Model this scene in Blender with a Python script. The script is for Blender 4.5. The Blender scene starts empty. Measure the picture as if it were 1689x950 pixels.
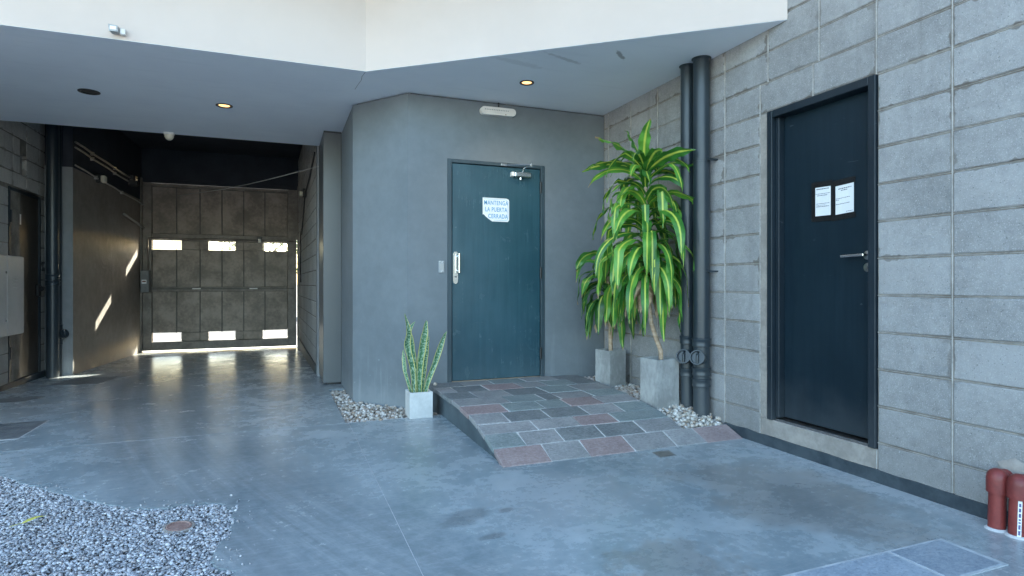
import bpy, bmesh, math, random
import numpy as np
from mathutils import Vector, Matrix
from mathutils.geometry import tessellate_polygon
R = math.radians
rng = random.Random(7)
nrg = np.random.default_rng(11)
scene = bpy.context.scene
col = scene.collection

# ------------------------------------------------------------------ camera
YAW = math.atan(382 / 975.0)
cam_d = bpy.data.cameras.new('camera')
cam = bpy.data.objects.new('camera', cam_d)
col.objects.link(cam)
cam.location = (0, 0, 1.10)
cam.rotation_euler = (R(90), 0, -YAW)
cam_d.sensor_width = 36.0
cam_d.lens = 975.0 / 1689.0 * 36.0
cam_d.shift_y = -8.0 / 1689.0
cam_d.clip_start = 0.02
cam_d.clip_end = 2000
scene.camera = cam

# ------------------------------------------------------------------ sky, sun, exposure
SUN_TO = Vector((0.515, 0.750, 0.415)).normalized()     # towards the sun (beyond the gate)
SUN_EL = math.asin(SUN_TO.z)
SUN_AZ = math.atan2(SUN_TO.x, SUN_TO.y)
world = bpy.data.worlds.new('World')
scene.world = world
world.use_nodes = True
wn = world.node_tree
bg = wn.nodes['Background']
sky = wn.nodes.new('ShaderNodeTexSky')
sky.sky_type = 'NISHITA'
sky.sun_disc = False
sky.sun_elevation = SUN_EL
sky.sun_rotation = SUN_AZ
sky.air_density = 1.0
sky.dust_density = 2.0
sky.ozone_density = 0.6
wn.links.new(sky.outputs[0], bg.inputs[0])
bg.inputs[1].default_value = 0.15
sun_d = bpy.data.lights.new('sun', 'SUN')
sun_d.energy = 4.5
sun_d.angle = R(0.5)
sun_d.color = (1.0, 0.93, 0.82)
sun = bpy.data.objects.new('sun', sun_d)
col.objects.link(sun)
sun.rotation_euler = (-SUN_TO).to_track_quat('-Z', 'Y').to_euler()
vs = scene.view_settings
vs.view_transform = 'Standard'
vs.look = 'None'
vs.gamma = 1.0
vs.use_curve_mapping = False
vs.exposure = 2.85
try:
    vs.use_white_balance = True
    vs.white_balance_temperature = 6500
    vs.white_balance_tint = 3
except Exception:
    pass

scene.cycles.max_bounces = 8
scene.cycles.diffuse_bounces = 6
scene.cycles.glossy_bounces = 3

# ------------------------------------------------------------------ node helpers
class NT:
    def __init__(s, name):
        s.m = bpy.data.materials.new(name)
        s.m.use_nodes = True
        s.t = s.m.node_tree
        s.b = s.t.nodes['Principled BSDF']
        s.out = s.t.nodes['Material Output']
    def n(s, typ, **kw):
        x = s.t.nodes.new(typ)
        for k, v in kw.items():
            setattr(x, k, v)
        return x
    def l(s, a, b):
        s.t.links.new(a, b)
    def put(s, sock, v):
        if isinstance(v, (int, float)):
            sock.default_value = v
        elif isinstance(v, (tuple, list)):
            sock.default_value = tuple(v) + ((1,) if len(v) == 3 and sock.type == 'RGBA' else ())
        else:
            s.l(v, sock)
    def math(s, op, a, b=0.0, c=0.0, clamp=False):
        x = s.n('ShaderNodeMath', operation=op, use_clamp=clamp)
        s.put(x.inputs[0], a); s.put(x.inputs[1], b); s.put(x.inputs[2], c)
        return x.outputs[0]
    def vmath(s, op, a, b=(0, 0, 0)):
        x = s.n('ShaderNodeVectorMath', operation=op)
        s.put(x.inputs[0], a); s.put(x.inputs[1], b)
        return x.outputs[0]
    def mix(s, f, a, b, mode='MIX'):
        x = s.n('ShaderNodeMix', data_type='RGBA', blend_type=mode)
        s.put(x.inputs[0], f); s.put(x.inputs[6], a); s.put(x.inputs[7], b)
        return x.outputs[2]
    def ramp(s, f, stops):
        x = s.n('ShaderNodeValToRGB')
        cr = x.color_ramp
        while len(cr.elements) < len(stops):
            cr.elements.new(0.5)
        for e, (p, c) in zip(cr.elements, stops):
            e.position = p
            e.color = (c, c, c, 1) if isinstance(c, (int, float)) else tuple(c) + (1,)
        s.put(x.inputs[0], f)
        return x.outputs[0]
    def sstep(s, f, lo, hi, a=0.0, b=1.0):
        x = s.n('ShaderNodeMapRange', interpolation_type='SMOOTHSTEP')
        s.put(x.inputs[0], f); s.put(x.inputs[1], lo); s.put(x.inputs[2], hi); s.put(x.inputs[3], a); s.put(x.inputs[4], b)
        return x.outputs[0]
    def noise(s, v, scale, detail=4, rough=0.55, dist=0.0):
        x = s.n('ShaderNodeTexNoise')
        if v is not None:
            s.l(v, x.inputs['Vector'])
        x.inputs['Scale'].default_value = scale
        x.inputs['Detail'].default_value = min(detail, 5)
        x.inputs['Roughness'].default_value = rough
        x.inputs['Distortion'].default_value = dist
        return x.outputs[0]
    def voro(s, v, scale, feat='F1'):
        x = s.n('ShaderNodeTexVoronoi', feature=feat)
        if v is not None:
            s.l(v, x.inputs['Vector'])
        x.inputs['Scale'].default_value = scale
        return x
    def pos(s):
        return s.n('ShaderNodeNewGeometry').outputs['Position']
    def obj(s):
        return s.n('ShaderNodeTexCoord').outputs['Object']
    def rnd(s):
        return s.n('ShaderNodeObjectInfo').outputs['Random']
    def sep(s, v):
        x = s.n('ShaderNodeSeparateXYZ'); s.l(v, x.inputs[0]); return x.outputs
    def bump(s, h, strength=0.3, dist=0.01, prev=None):
        x = s.n('ShaderNodeBump')
        x.inputs['Strength'].default_value = strength
        x.inputs['Distance'].default_value = dist
        s.l(h, x.inputs['Height'])
        if prev is not None:
            s.l(prev, x.inputs['Normal'])
        s.l(x.outputs[0], s.b.inputs['Normal'])
        return x.outputs[0]
    def set(s, color=None, rough=None, metal=None, spec=None):
        if color is not None: s.put(s.b.inputs['Base Color'], color)
        if rough is not None: s.put(s.b.inputs['Roughness'], rough)
        if metal is not None: s.put(s.b.inputs['Metallic'], metal)
        if spec is not None: s.put(s.b.inputs['Specular IOR Level'], spec)
        return s.m

def mottled(name, c1, c2, scale=4, rough=0.5, rvar=0.15, bump=0.1, bscale=60, metal=0.0, spec=0.5, stretch=None, world=True, dist=0.004):
    t = NT(name)
    v = t.pos() if world else t.obj()
    if stretch:
        v = t.vmath('MULTIPLY', v, stretch)
    a = t.noise(v, scale, 6, 0.6)
    b = t.noise(v, scale * 7, 4, 0.6)
    f = t.math('ADD', t.math('MULTIPLY', a, 0.7), t.math('MULTIPLY', b, 0.3))
    f = t.sstep(f, 0.36, 0.64)
    t.set(t.mix(f, c1, c2), t.math('ADD', t.math('MULTIPLY', t.math('SUBTRACT', b, 0.5), rvar * 2), rough), metal, spec)
    if bump:
        t.bump(t.noise(v, bscale, 4, 0.6), bump, dist)
    return t.m

# ------------------------------------------------------------------ materials
def block_mat(name, c1, c2, stain, stain_amt):
    t = NT(name)
    p = t.pos()
    tc = t.n('ShaderNodeTexCoord')
    g = t.sep(tc.outputs['Generated'])
    r = t.rnd()
    big = t.noise(p, 2.2, 5, 0.6)
    mid = t.noise(p, 22, 5, 0.7)
    fine = t.noise(p, 190, 3, 0.7)
    f = t.math('ADD', t.math('MULTIPLY', big, 0.55), t.math('MULTIPLY', mid, 0.45))
    f = t.math('ADD', f, t.math('MULTIPLY', t.math('SUBTRACT', r, 0.5), 0.13))
    c = t.mix(t.sstep(f, 0.3, 0.7), c1, c2)
    c = t.mix(t.sstep(fine, 0.54, 0.70), c, (c2[0] * 1.3, c2[1] * 1.3, c2[2] * 1.3))
    drip = t.sstep(t.noise(t.vmath('MULTIPLY', p, (9, 9, 0.7)), 1.0, 3, 0.6), 0.55, 0.72)
    c = t.mix(t.math('MULTIPLY', drip, 0.3), c, (c1[0] * 0.7, c1[1] * 0.68, c1[2] * 0.64))
    spl = t.sstep(t.math('ADD', t.sep(p)[2], t.math('MULTIPLY', t.math('SUBTRACT', t.noise(p, 5, 3), 0.5), 0.5)), 0.38, 0.08)
    c = t.mix(t.math('MULTIPLY', spl, 0.35), c, (c1[0] * 0.75, c1[1] * 0.72, c1[2] * 0.68))
    # damp / mortar smears that creep in from the edges of single blocks
    ey = t.math('MINIMUM', g[1], t.math('SUBTRACT', 1.0, g[1]))
    ez = t.math('MULTIPLY', t.math('MINIMUM', g[2], t.math('SUBTRACT', 1.0, g[2])), 0.55)
    e = t.math('MINIMUM', ey, ez)
    wob = t.math('MULTIPLY', t.math('SUBTRACT', t.noise(p, 7.5, 3, 0.65), 0.5), 0.36)
    e2 = t.math('ADD', e, wob)
    m = t.math('MULTIPLY', t.sstep(e2, 0.012, -0.012), t.sstep(t.math('ADD', t.noise(p, 1.3, 2), t.math('MULTIPLY', t.math('SUBTRACT', t.sep(p)[2], 1.8), 0.13)), 0.43, 0.57))
    c = t.mix(t.math('MULTIPLY', m, stain_amt), c, stain)
    # pale scuffs
    sc = t.sstep(t.noise(t.vmath('MULTIPLY', p, (1, 1, 0.35)), 26, 5, 0.75), 0.66, 0.74)
    low = t.sstep(t.sep(p)[2], 0.95, 0.25)
    c = t.mix(t.math('MULTIPLY', t.math('MULTIPLY', sc, low), 0.55), c, (0.55, 0.56, 0.56))
    # pits
    vo = t.voro(p, 85)
    pit = t.sstep(vo.outputs['Distance'], 0.20, 0.06)
    pit = t.math('MULTIPLY', pit, t.sstep(t.noise(p, 60, 2), 0.48, 0.58))
    c = t.mix(t.math('MULTIPLY', pit, 0.9), c, (c1[0] * 0.35, c1[1] * 0.35, c1[2] * 0.35))
    t.set(c, 0.88, 0, 0.25)
    h = t.math('SUBTRACT', t.math('ADD', t.math('MULTIPLY', fine, 0.5), t.math('MULTIPLY', mid, 0.6)), t.math('MULTIPLY', pit, 0.7))
    t.bump(h, 0.75, 0.008)
    return t.m

M = {}
M['block'] = block_mat('concrete_block', (0.222, 0.222, 0.222), (0.350, 0.350, 0.350), (0.15, 0.135, 0.12), 0.8)
M['block_left'] = block_mat('pale_concrete_block', (0.36, 0.345, 0.325), (0.50, 0.48, 0.455), (0.19, 0.17, 0.15), 0.6)  # same concrete blocks, colour lightened to stand in for stronger light on them
M['mortar'] = mottled('mortar', (0.16, 0.14, 0.12), (0.27, 0.25, 0.22), 6, 0.9, 0.05, 0.5, 120, spec=0.2)
M['bead'] = mottled('mortar_bead', (0.29, 0.28, 0.265), (0.43, 0.42, 0.40), 12, 0.9, 0.05, 0.4, 120, spec=0.2)
M['plinth'] = mottled('plinth_paint', (0.022, 0.034, 0.046), (0.055, 0.072, 0.085), 9, 0.6, 0.1, 0.3, 50)
M['ramp_side'] = mottled('ramp_side_paint', (0.050, 0.072, 0.086), (0.085, 0.112, 0.128), 7, 0.6, 0.1, 0.3, 50)
M['sillcem'] = mottled('sill_cement', (0.25, 0.23, 0.21), (0.36, 0.33, 0.30), 7, 0.85, 0.1, 0.4, 90)

def plaster(name, c1, c2, streak, b=0.25):
    t = NT(name)
    p = t.pos()
    big = t.noise(p, 1.1, 5, 0.6)
    mid = t.noise(p, 9, 5, 0.65)
    f = t.sstep(t.math('ADD', t.math('MULTIPLY', big, 0.6), t.math('MULTIPLY', mid, 0.4)), 0.32, 0.68)
    c = t.mix(f, c1, c2)
    st = t.sstep(t.noise(t.vmath('MULTIPLY', p, (14, 14, 1.1)), 1.0, 4, 0.6), 0.55, 0.75)
    low = t.sstep(t.sep(p)[2], 0.9, 0.0)
    c = t.mix(t.math('MULTIPLY', t.math('MULTIPLY', st, low), 0.4), c, streak)
    sp = t.sstep(t.noise(p, 38, 4, 0.8), 0.69, 0.75)
    c = t.mix(t.math('MULTIPLY', sp, 0.5), c, streak)
    scf = t.sstep(t.noise(t.vmath('MULTIPLY', p, (1, 1, 0.5)), 14, 3, 0.8, 1.5), 0.68, 0.72)
    c = t.mix(t.math('MULTIPLY', t.math('MULTIPLY', scf, t.sstep(t.sep(p)[2], 1.1, 0.2)), 0.7), c, streak)
    foot = t.sstep(t.math('ADD', t.sep(p)[2], t.math('MULTIPLY', t.math('SUBTRACT', mid, 0.5), 0.35)), 0.22, 0.0)
    c = t.mix(t.math('MULTIPLY', foot, 0.45), c, streak)
    t.set(c, 0.62, 0, 0.4)
    t.bump(t.math('ADD', t.math('ADD', t.noise(p, 160, 3, 0.6), t.math('MULTIPLY', mid, 1.2)), t.math('MULTIPLY', t.noise(p, 2.6, 3, 0.5, 0.8), 6.0)), b, 0.003)
    return t.m
M['wall'] = plaster('grey_wall_paint', (0.140, 0.164, 0.182), (0.178, 0.205, 0.225), (0.32, 0.35, 0.37), 0.3)
M['passage_wall'] = plaster('passage_wall_paint', (0.18, 0.155, 0.133), (0.28, 0.245, 0.212), (0.34, 0.305, 0.265), 0.9)
M['jog_wall'] = plaster('jog_wall_paint', (0.20, 0.21, 0.22), (0.26, 0.27, 0.28), (0.4, 0.42, 0.43), 0.5)
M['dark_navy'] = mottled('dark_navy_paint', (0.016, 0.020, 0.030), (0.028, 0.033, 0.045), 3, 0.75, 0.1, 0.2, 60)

def fascia_mat():
    t = NT('white_fascia_paint')
    p = t.pos()
    a = t.noise(p, 0.9, 5, 0.6)
    c = t.mix(t.sstep(a, 0.3, 0.7), (0.535, 0.468, 0.428), (0.59, 0.52, 0.478))
    s_ = t.sep(p)
    line = t.math('ABSOLUTE', t.math('SUBTRACT', s_[2], t.math('ADD', 2.87, t.math('MULTIPLY', t.noise(p, 5, 3), 0.06))))
    lm = t.math('MULTIPLY', t.sstep(line, 0.006, 0.001), t.math('MULTIPLY', t.sstep(s_[0], 2.5, 2.62), t.sstep(s_[0], 2.9, 2.8)))
    c = t.mix(t.math('MULTIPLY', lm, 0.25), c, (0.5, 0.47, 0.42))
    t.set(c, 0.7, 0, 0.3)
    t.bump(t.noise(p, 120, 3), 0.12, 0.002)
    return t.m
M['fascia'] = fascia_mat()

def soffit_mat():
    t = NT('soffit_paint')
    p = t.pos()
    a = t.noise(p, 1.4, 5, 0.6)
    c = t.mix(t.sstep(a, 0.3, 0.7), (0.76, 0.80, 0.86), (0.81, 0.85, 0.90))
    b = t.noise(t.vmath('MULTIPLY', p, (1.0, 7.0, 1.0)), 1.7, 4)
    c = t.mix(t.math('MULTIPLY', t.sstep(b, 0.55, 0.7), 0.12), c, (0.55, 0.60, 0.66))
    # two grey water smears
    for (x, y, ang, lx, ly, k) in ((2.37, 3.83, 0.75, 0.13, 0.022, 0.65), (2.02, 4.05, 0.3, 0.22, 0.03, 0.3), (1.7, 4.25, 0.2, 0.3, 0.05, 0.15)):
        mp = t.n('ShaderNodeMapping', vector_type='TEXTURE')
        mp.inputs['Location'].default_value = (x, y, 2.81)
        mp.inputs['Rotation'].default_value = (0, 0, ang)
        mp.inputs['Scale'].default_value = (lx, ly, 1)
        t.l(p, mp.inputs['Vector'])
        ln = t.n('ShaderNodeVectorMath', operation='LENGTH')
        t.l(mp.outputs[0], ln.inputs[0])
        d = t.math('ADD', ln.outputs['Value'], t.math('MULTIPLY', t.math('SUBTRACT', t.noise(p, 11, 4, 0.7), 0.5), 1.9))
        c = t.mix(t.math('MULTIPLY', t.sstep(d, 1.0, 0.5), k), c, (0.17, 0.165, 0.16))
    t.set(c, 0.6, 0, 0.4)
    t.bump(t.noise(p, 90, 3), 0.10, 0.002)
    return t.m
M['soffit'] = soffit_mat()

def floor_mat():
    t = NT('polished_concrete')
    p = t.pos()
    s_ = t.sep(p)
    big = t.noise(p, 0.55, 6, 0.62, 0.5)
    mid = t.noise(p, 2.6, 7, 0.68, 0.6)
    fin = t.noise(p, 17, 6, 0.75)
    f = t.math('ADD', t.math('ADD', t.math('MULTIPLY', big, 0.40), t.math('MULTIPLY', mid, 0.34)), t.math('MULTIPLY', fin, 0.26))
    c = t.mix(t.sstep(f, 0.36, 0.64), (0.195, 0.245, 0.272), (0.45, 0.505, 0.53))
    # rust-brown area near the right door and cloudy dark worn spots
    def blob(x, y, lx, ly, ang, w=0.9, ns=2.2):
        mp = t.n('ShaderNodeMapping', vector_type='TEXTURE')
        mp.inputs['Location'].default_value = (x, y, 0)
        mp.inputs['Rotation'].default_value = (0, 0, ang)
        mp.inputs['Scale'].default_value = (lx, ly, 10)
        t.l(p, mp.inputs['Vector'])
        ln = t.n('ShaderNodeVectorMath', operation='LENGTH')
        t.l(mp.outputs[0], ln.inputs[0])
        d = t.math('ADD', ln.outputs['Value'], t.math('MULTIPLY', t.math('SUBTRACT', t.noise(p, ns, 5, 0.7), 0.5), 2 * w))
        return t.sstep(d, 1.05, 0.55)
    c = t.mix(t.math('MULTIPLY', blob(2.45, 2.35, 0.5, 0.75, 0.2), 0.42), c, (0.15, 0.125, 0.10))
    c = t.mix(t.math('MULTIPLY', blob(1.45, 1.95, 0.30, 0.22, 0.0, 1.3, 7), 0.42), c, (0.16, 0.135, 0.11))
    c = t.mix(t.math('MULTIPLY', blob(0.80, 2.66, 0.17, 0.09, 0.5, 0.7, 6), 0.5), c, (0.10, 0.105, 0.11))
    c = t.mix(t.math('MULTIPLY', blob(1.02, 2.68, 0.05, 0.03, 0.2, 0.5, 14), 0.7), c, (0.08, 0.08, 0.085))
    c = t.mix(t.math('MULTIPLY', blob(0.86, 2.42, 0.09, 0.035, 0.1, 0.8, 9), 0.5), c, (0.10, 0.10, 0.105))
    c = t.mix(t.math('MULTIPLY', blob(1.35, 2.75, 0.55, 0.5, 0.2, 0.8, 2), 0.35), c, (0.42, 0.43, 0.44))
    # tyre-polished track swinging out of the passage
    dx = t.math('SUBTRACT', s_[0], 18.4)
    dy = t.math('SUBTRACT', s_[1], 10.7)
    rad = t.math('SQRT', t.math('ADD', t.math('MULTIPLY', dx, dx), t.math('MULTIPLY', dy, dy)))
    cmb = t.n('ShaderNodeCombineXYZ')
    t.l(t.math('MULTIPLY', rad, 11.0), cmb.inputs[0])
    t.l(t.math('MULTIPLY', s_[1], 0.35), cmb.inputs[1])
    st = t.noise(cmb.outputs[0], 1.4, 5, 0.7)
    band = t.math('MULTIPLY', t.sstep(rad, 19.3, 19.75), t.sstep(rad, 20.75, 20.2))
    band2 = t.math('MULTIPLY', t.sstep(rad, 17.7, 18.0), t.sstep(rad, 18.8, 18.5))
    band = t.math('ADD', band, t.math('MULTIPLY', band2, t.sstep(s_[1], 4.2, 5.6, 0.0, 0.4)))
    lowf = t.sstep(mid, 0.32, 0.6, 0.6, 1.0)
    c = t.mix(t.math('MULTIPLY', t.math('MULTIPLY', t.sstep(st, 0.20, 0.62, 0.35, 1.0), band), t.math('MULTIPLY', lowf, 0.55)), c, (0.10, 0.117, 0.13))
    c = t.mix(t.math('MULTIPLY', t.math('MULTIPLY', t.sstep(st, 0.66, 0.74), band), 0.12), c, (0.36, 0.37, 0.38))
    ap = t.math('ADD', t.math('ADD', s_[0], t.math('MULTIPLY', t.math('SUBTRACT', s_[1], 5.0), -0.05)), t.math('MULTIPLY', t.math('SUBTRACT', mid, 0.5), 0.35))
    ap = t.math('MULTIPLY', t.sstep(ap, -1.72, -1.95), t.sstep(s_[1], 4.9, 5.6))
    c = t.mix(t.math('MULTIPLY', ap, 0.6), c, (0.50, 0.53, 0.54))
    # dust along the foot of the right wall and pale scratches
    edge = t.sstep(t.math('ADD', s_[0], t.math('MULTIPLY', t.math('SUBTRACT', fin, 0.5), 0.25)), 2.82, 3.02)
    c = t.mix(t.math('MULTIPLY', edge, 0.65), c, (0.50, 0.52, 0.53))
    br = t.noise(t.vmath('MULTIPLY', p, (3.0, 30.0, 1.0)), 2.0, 4, 0.7, 0.8)
    c = t.mix(t.math('MULTIPLY', t.sstep(br, 0.5, 0.72), 0.16), c, (0.62, 0.64, 0.66))
    br2 = t.noise(t.vmath('MULTIPLY', p, (24.0, 4.0, 1.0)), 2.0, 4, 0.7, 1.2)
    c = t.mix(t.math('MULTIPLY', t.sstep(br2, 0.56, 0.74), 0.14), c, (0.10, 0.11, 0.12))
    spk = t.sstep(t.noise(p, 55, 3, 0.8), 0.74, 0.79)
    c = t.mix(t.math('MULTIPLY', spk, 0.35), c, (0.12, 0.122, 0.125))
    dk = t.sstep(t.noise(p, 9, 5, 0.75, 0.4), 0.66, 0.74)
    c = t.mix(t.math('MULTIPLY', dk, 0.4), c, (0.12, 0.135, 0.145))
    wt = t.sstep(t.noise(t.vmath('MULTIPLY', p, (5, 16, 1)), 4.0, 4, 0.8, 1.0), 0.735, 0.77)
    c = t.mix(t.math('MULTIPLY', wt, 0.55), c, (0.66, 0.68, 0.69))
    ro = t.math('ADD', 0.19, t.math('MULTIPLY', t.sstep(t.math('ADD', t.math('MULTIPLY', mid, 0.6), t.math('MULTIPLY', fin, 0.4)), 0.25, 0.75), 0.16))
    ro = t.math('SUBTRACT', ro, t.math('MULTIPLY', band, 0.04))
    t.set(c, ro, 0, 0.5)
    h = t.math('ADD', t.math('MULTIPLY', fin, 0.5), t.math('MULTIPLY', t.noise(p, 5, 4), 1.5))
    t.bump(h, 0.10, 0.004)
    return t.m
M['floor'] = floor_mat()
M['joint'] = mottled('joint_filler', (0.46, 0.47, 0.48), (0.62, 0.63, 0.64), 30, 0.9)
M['earth'] = mottled('earth', (0.16, 0.15, 0.14), (0.26, 0.25, 0.235), 8, 0.95, 0.03, 0.6, 40)
M['ground'] = mottled('ground', (0.22, 0.21, 0.19), (0.30, 0.29, 0.27), 0.8, 0.9, 0.05, 0.3, 20)
M['courtyard'] = mottled('courtyard_paving', (0.46, 0.43, 0.39), (0.56, 0.53, 0.48), 1.5, 0.85, 0.05, 0.2, 60)
M['street'] = mottled('street_asphalt', (0.16, 0.16, 0.165), (0.24, 0.24, 0.24), 3, 0.85, 0.05, 0.4, 80)
M['pavement'] = mottled('street_pavement', (0.42, 0.40, 0.37), (0.52, 0.50, 0.47), 4, 0.85, 0.05, 0.3, 60)

def stone_random(name, cols, rough=0.8, amt=0.5, scale=60, bump=0.4):
    t = NT(name)
    at = t.n('ShaderNodeAttribute', attribute_name='tone')
    stops = [(i / (len(cols) - 1), c) for i, c in enumerate(cols)]
    c = t.ramp(at.outputs['Fac'], stops)
    n = t.noise(t.pos(), scale, 4, 0.7)
    c = t.mix(t.math('MULTIPLY', t.sstep(n, 0.35, 0.7), amt), c, (0.08, 0.08, 0.08), 'MULTIPLY')
    t.set(c, rough, 0, 0.4)
    t.bump(n, bump, 0.003)
    return t.m
M['gravel'] = stone_random('gravel', [(0.20, 0.215, 0.24), (0.38, 0.39, 0.42), (0.52, 0.53, 0.56), (0.64, 0.65, 0.68), (0.40, 0.37, 0.37), (0.80, 0.80, 0.82)], 0.7, 0.25, 150, 0.3)
M['pebble'] = stone_random('pebble', [(0.34, 0.28, 0.22), (0.52, 0.48, 0.42), (0.62, 0.58, 0.53), (0.74, 0.71, 0.67), (0.34, 0.25, 0.18), (0.58, 0.53, 0.47)], 0.7, 0.3, 60, 0.3)

def tile_mat(name, c1, c2, c3):
    t = NT(name)
    o = t.vmath('ADD', t.pos(), t.n('ShaderNodeObjectInfo').outputs['Location'])
    a = t.noise(o, 7, 5, 0.65)
    fl = t.noise(t.vmath('MULTIPLY', o, (1, 1.6, 1)), 52, 4, 0.75, 0.6)
    c = t.mix(t.sstep(a, 0.35, 0.65), c1, c2)
    c = t.mix(t.math('MULTIPLY', t.sstep(fl, 0.45, 0.66), 0.5), c, c3)
    c = t.mix(t.math('MULTIPLY', t.sstep(fl, 0.46, 0.34), 0.4), c, (c1[0] * 0.45, c1[1] * 0.45, c1[2] * 0.45))
    r = t.rnd()
    c = t.mix(t.math('MULTIPLY', r, 0.25), c, (0.10, 0.105, 0.11))
    t.set(c, 0.55, 0, 0.5)
    t.bump(t.math('ADD', fl, t.math('MULTIPLY', a, 0.8)), 0.5, 0.006)
    return t.m
M['tile_grey'] = tile_mat('stone_tile_grey', (0.24, 0.245, 0.25), (0.33, 0.325, 0.33), (0.48, 0.49, 0.50))
M['tile_green'] = tile_mat('stone_tile_green_grey', (0.19, 0.235, 0.24), (0.26, 0.305, 0.305), (0.42, 0.46, 0.46))
M['tile_red'] = tile_mat('stone_tile_purple', (0.28, 0.205, 0.205), (0.35, 0.265, 0.26), (0.50, 0.44, 0.435))
M['tile_dark'] = tile_mat('stone_tile_dark', (0.14, 0.155, 0.165), (0.20, 0.215, 0.22), (0.36, 0.38, 0.39))
M['tile_blue'] = tile_mat('stone_slab_blue', (0.24, 0.30, 0.37), (0.33, 0.39, 0.46), (0.46, 0.52, 0.58))
M['band_mortar'] = mottled('band_mortar', (0.36, 0.40, 0.43), (0.50, 0.54, 0.57), 8, 0.8, 0.05, 0.3, 80)
M['grout'] = mottled('grout', (0.52, 0.52, 0.51), (0.72, 0.72, 0.71), 9, 0.9, 0.05, 0.4, 120)

def painted_steel(name, c1, c2, rough, metal, streak=0.4, spec=0.5):
    t = NT(name)
    p = t.pos()
    a = t.noise(p, 1.6, 5, 0.6)
    st = t.noise(t.vmath('MULTIPLY', p, (30, 30, 1.6)), 1.0, 5, 0.65)
    f = t.math('ADD', t.math('MULTIPLY', a, 0.6), t.math('MULTIPLY', st, streak))
    c = t.mix(t.sstep(f, 0.35, 0.65), c1, c2)
    sp = t.sstep(t.noise(p, 60, 3, 0.8), 0.735, 0.77)
    low = t.sstep(t.sep(p)[2], 0.9, 0.1)
    c = t.mix(t.math('MULTIPLY', t.math('MULTIPLY', sp, low), 0.6), c, (0.45, 0.46, 0.47))
    scr = t.noise(t.vmath('MULTIPLY', p, (3, 3, 26)), 1.6, 3, 0.7, 1.0)
    c = t.mix(t.math('MULTIPLY', t.sstep(scr, 0.70, 0.74), 0.10), c, (0.40, 0.43, 0.45))
    dst = t.sstep(t.math('ADD', t.sep(p)[2], t.math('MULTIPLY', t.math('SUBTRACT', t.noise(p, 6, 3), 0.5), 0.4)), 0.55, 0.15)
    c = t.mix(t.math('MULTIPLY', dst, 0.06), c, (0.40, 0.41, 0.41))
    sm = t.noise(p, 4.5, 3, 0.6, 0.8)
    t.set(c, t.math('ADD', t.math('ADD', rough - 0.11, t.math('MULTIPLY', st, 0.10)), t.math('MULTIPLY', sm, 0.14)), metal, spec)
    t.bump(t.math('ADD', t.noise(p, 220, 2), t.math('MULTIPLY', t.noise(p, 3, 2), 9.0)), 0.10, 0.002)
    return t.m
M['door'] = painted_steel('teal_grey_door_paint', (0.020, 0.062, 0.084), (0.036, 0.090, 0.116), 0.24, 0.0, 0.4, 0.6)
M['door_frame'] = painted_steel('door_frame_paint', (0.032, 0.055, 0.070), (0.048, 0.074, 0.090), 0.42, 0.15)
M['side_door'] = painted_steel('navy_black_door_paint', (0.004, 0.013, 0.021), (0.008, 0.020, 0.030), 0.40, 0.0, 0.4, 0.28)
M['side_frame'] = painted_steel('navy_frame_paint', (0.008, 0.015, 0.022), (0.013, 0.022, 0.031), 0.42, 0.0, 0.4, 0.35)
M['back_door'] = painted_steel('brown_black_door', (0.045, 0.036, 0.028), (0.075, 0.060, 0.046), 0.4, 0.1)
M['column'] = painted_steel('weathered_steel', (0.030, 0.046, 0.056), (0.10, 0.110, 0.116), 0.34, 0.1, 0.9)
M['gate'] = mottled('grimy_gate_sheet', (0.17, 0.14, 0.115), (0.335, 0.28, 0.235), 3.2, 0.5, 0.15, 0.2, 40, 0.15)
M['gate_frame'] = mottled('gate_frame', (0.12, 0.103, 0.088), (0.22, 0.19, 0.165), 5, 0.45, 0.15, 0.2, 40, 0.2)
M['gate_seam'] = mottled('gate_seam', (0.05, 0.045, 0.04), (0.11, 0.10, 0.09), 5, 0.5, 0.15, 0.2, 40, 0.1)
M['pipe'] = painted_steel('dark_pipe_paint', (0.020, 0.030, 0.038), (0.030, 0.042, 0.052), 0.34, 0.0, 0.3)
M['chrome'] = mottled('brushed_chrome', (0.62, 0.62, 0.61), (0.74, 0.74, 0.73), 20, 0.22, 0.1, 0.0, 10, 1.0)
M['steel'] = mottled('dull_steel', (0.35, 0.35, 0.35), (0.5, 0.5, 0.5), 20, 0.35, 0.1, 0.1, 60, 1.0)
M['white_plastic'] = mottled('white_plastic', (0.74, 0.72, 0.69), (0.80, 0.78, 0.75), 12, 0.4, 0.1, 0.0)
M['cream_plastic'] = mottled('cream_plastic', (0.62, 0.57, 0.44), (0.70, 0.65, 0.52), 12, 0.4, 0.1, 0.0)
M['grey_plastic'] = mottled('grey_plastic', (0.30, 0.32, 0.33), (0.38, 0.40, 0.41), 12, 0.4, 0.1, 0.0)
M['black'] = mottled('black_plastic', (0.010, 0.010, 0.011), (0.022, 0.022, 0.024), 12, 0.4, 0.1, 0.05)
M['cabinet'] = mottled('cabinet_paint', (0.36, 0.36, 0.35), (0.42, 0.42, 0.41), 3, 0.42, 0.08, 0.05, 90)
M['motor_grey'] = mottled('motor_grey', (0.13, 0.13, 0.135), (0.19, 0.19, 0.195), 8, 0.4, 0.1, 0.05, 90)
M['red_pipe'] = mottled('red_oxide_paint', (0.15, 0.026, 0.024), (0.23, 0.042, 0.036), 9, 0.45, 0.2, 0.15, 50)
M['lid'] = mottled('clay_lid', (0.22, 0.13, 0.11), (0.33, 0.22, 0.19), 20, 0.7, 0.1, 0.3, 60)
M['sign_white'] = mottled('sign_white', (0.76, 0.78, 0.78), (0.82, 0.83, 0.83), 10, 0.4, 0.1, 0.0)
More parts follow.
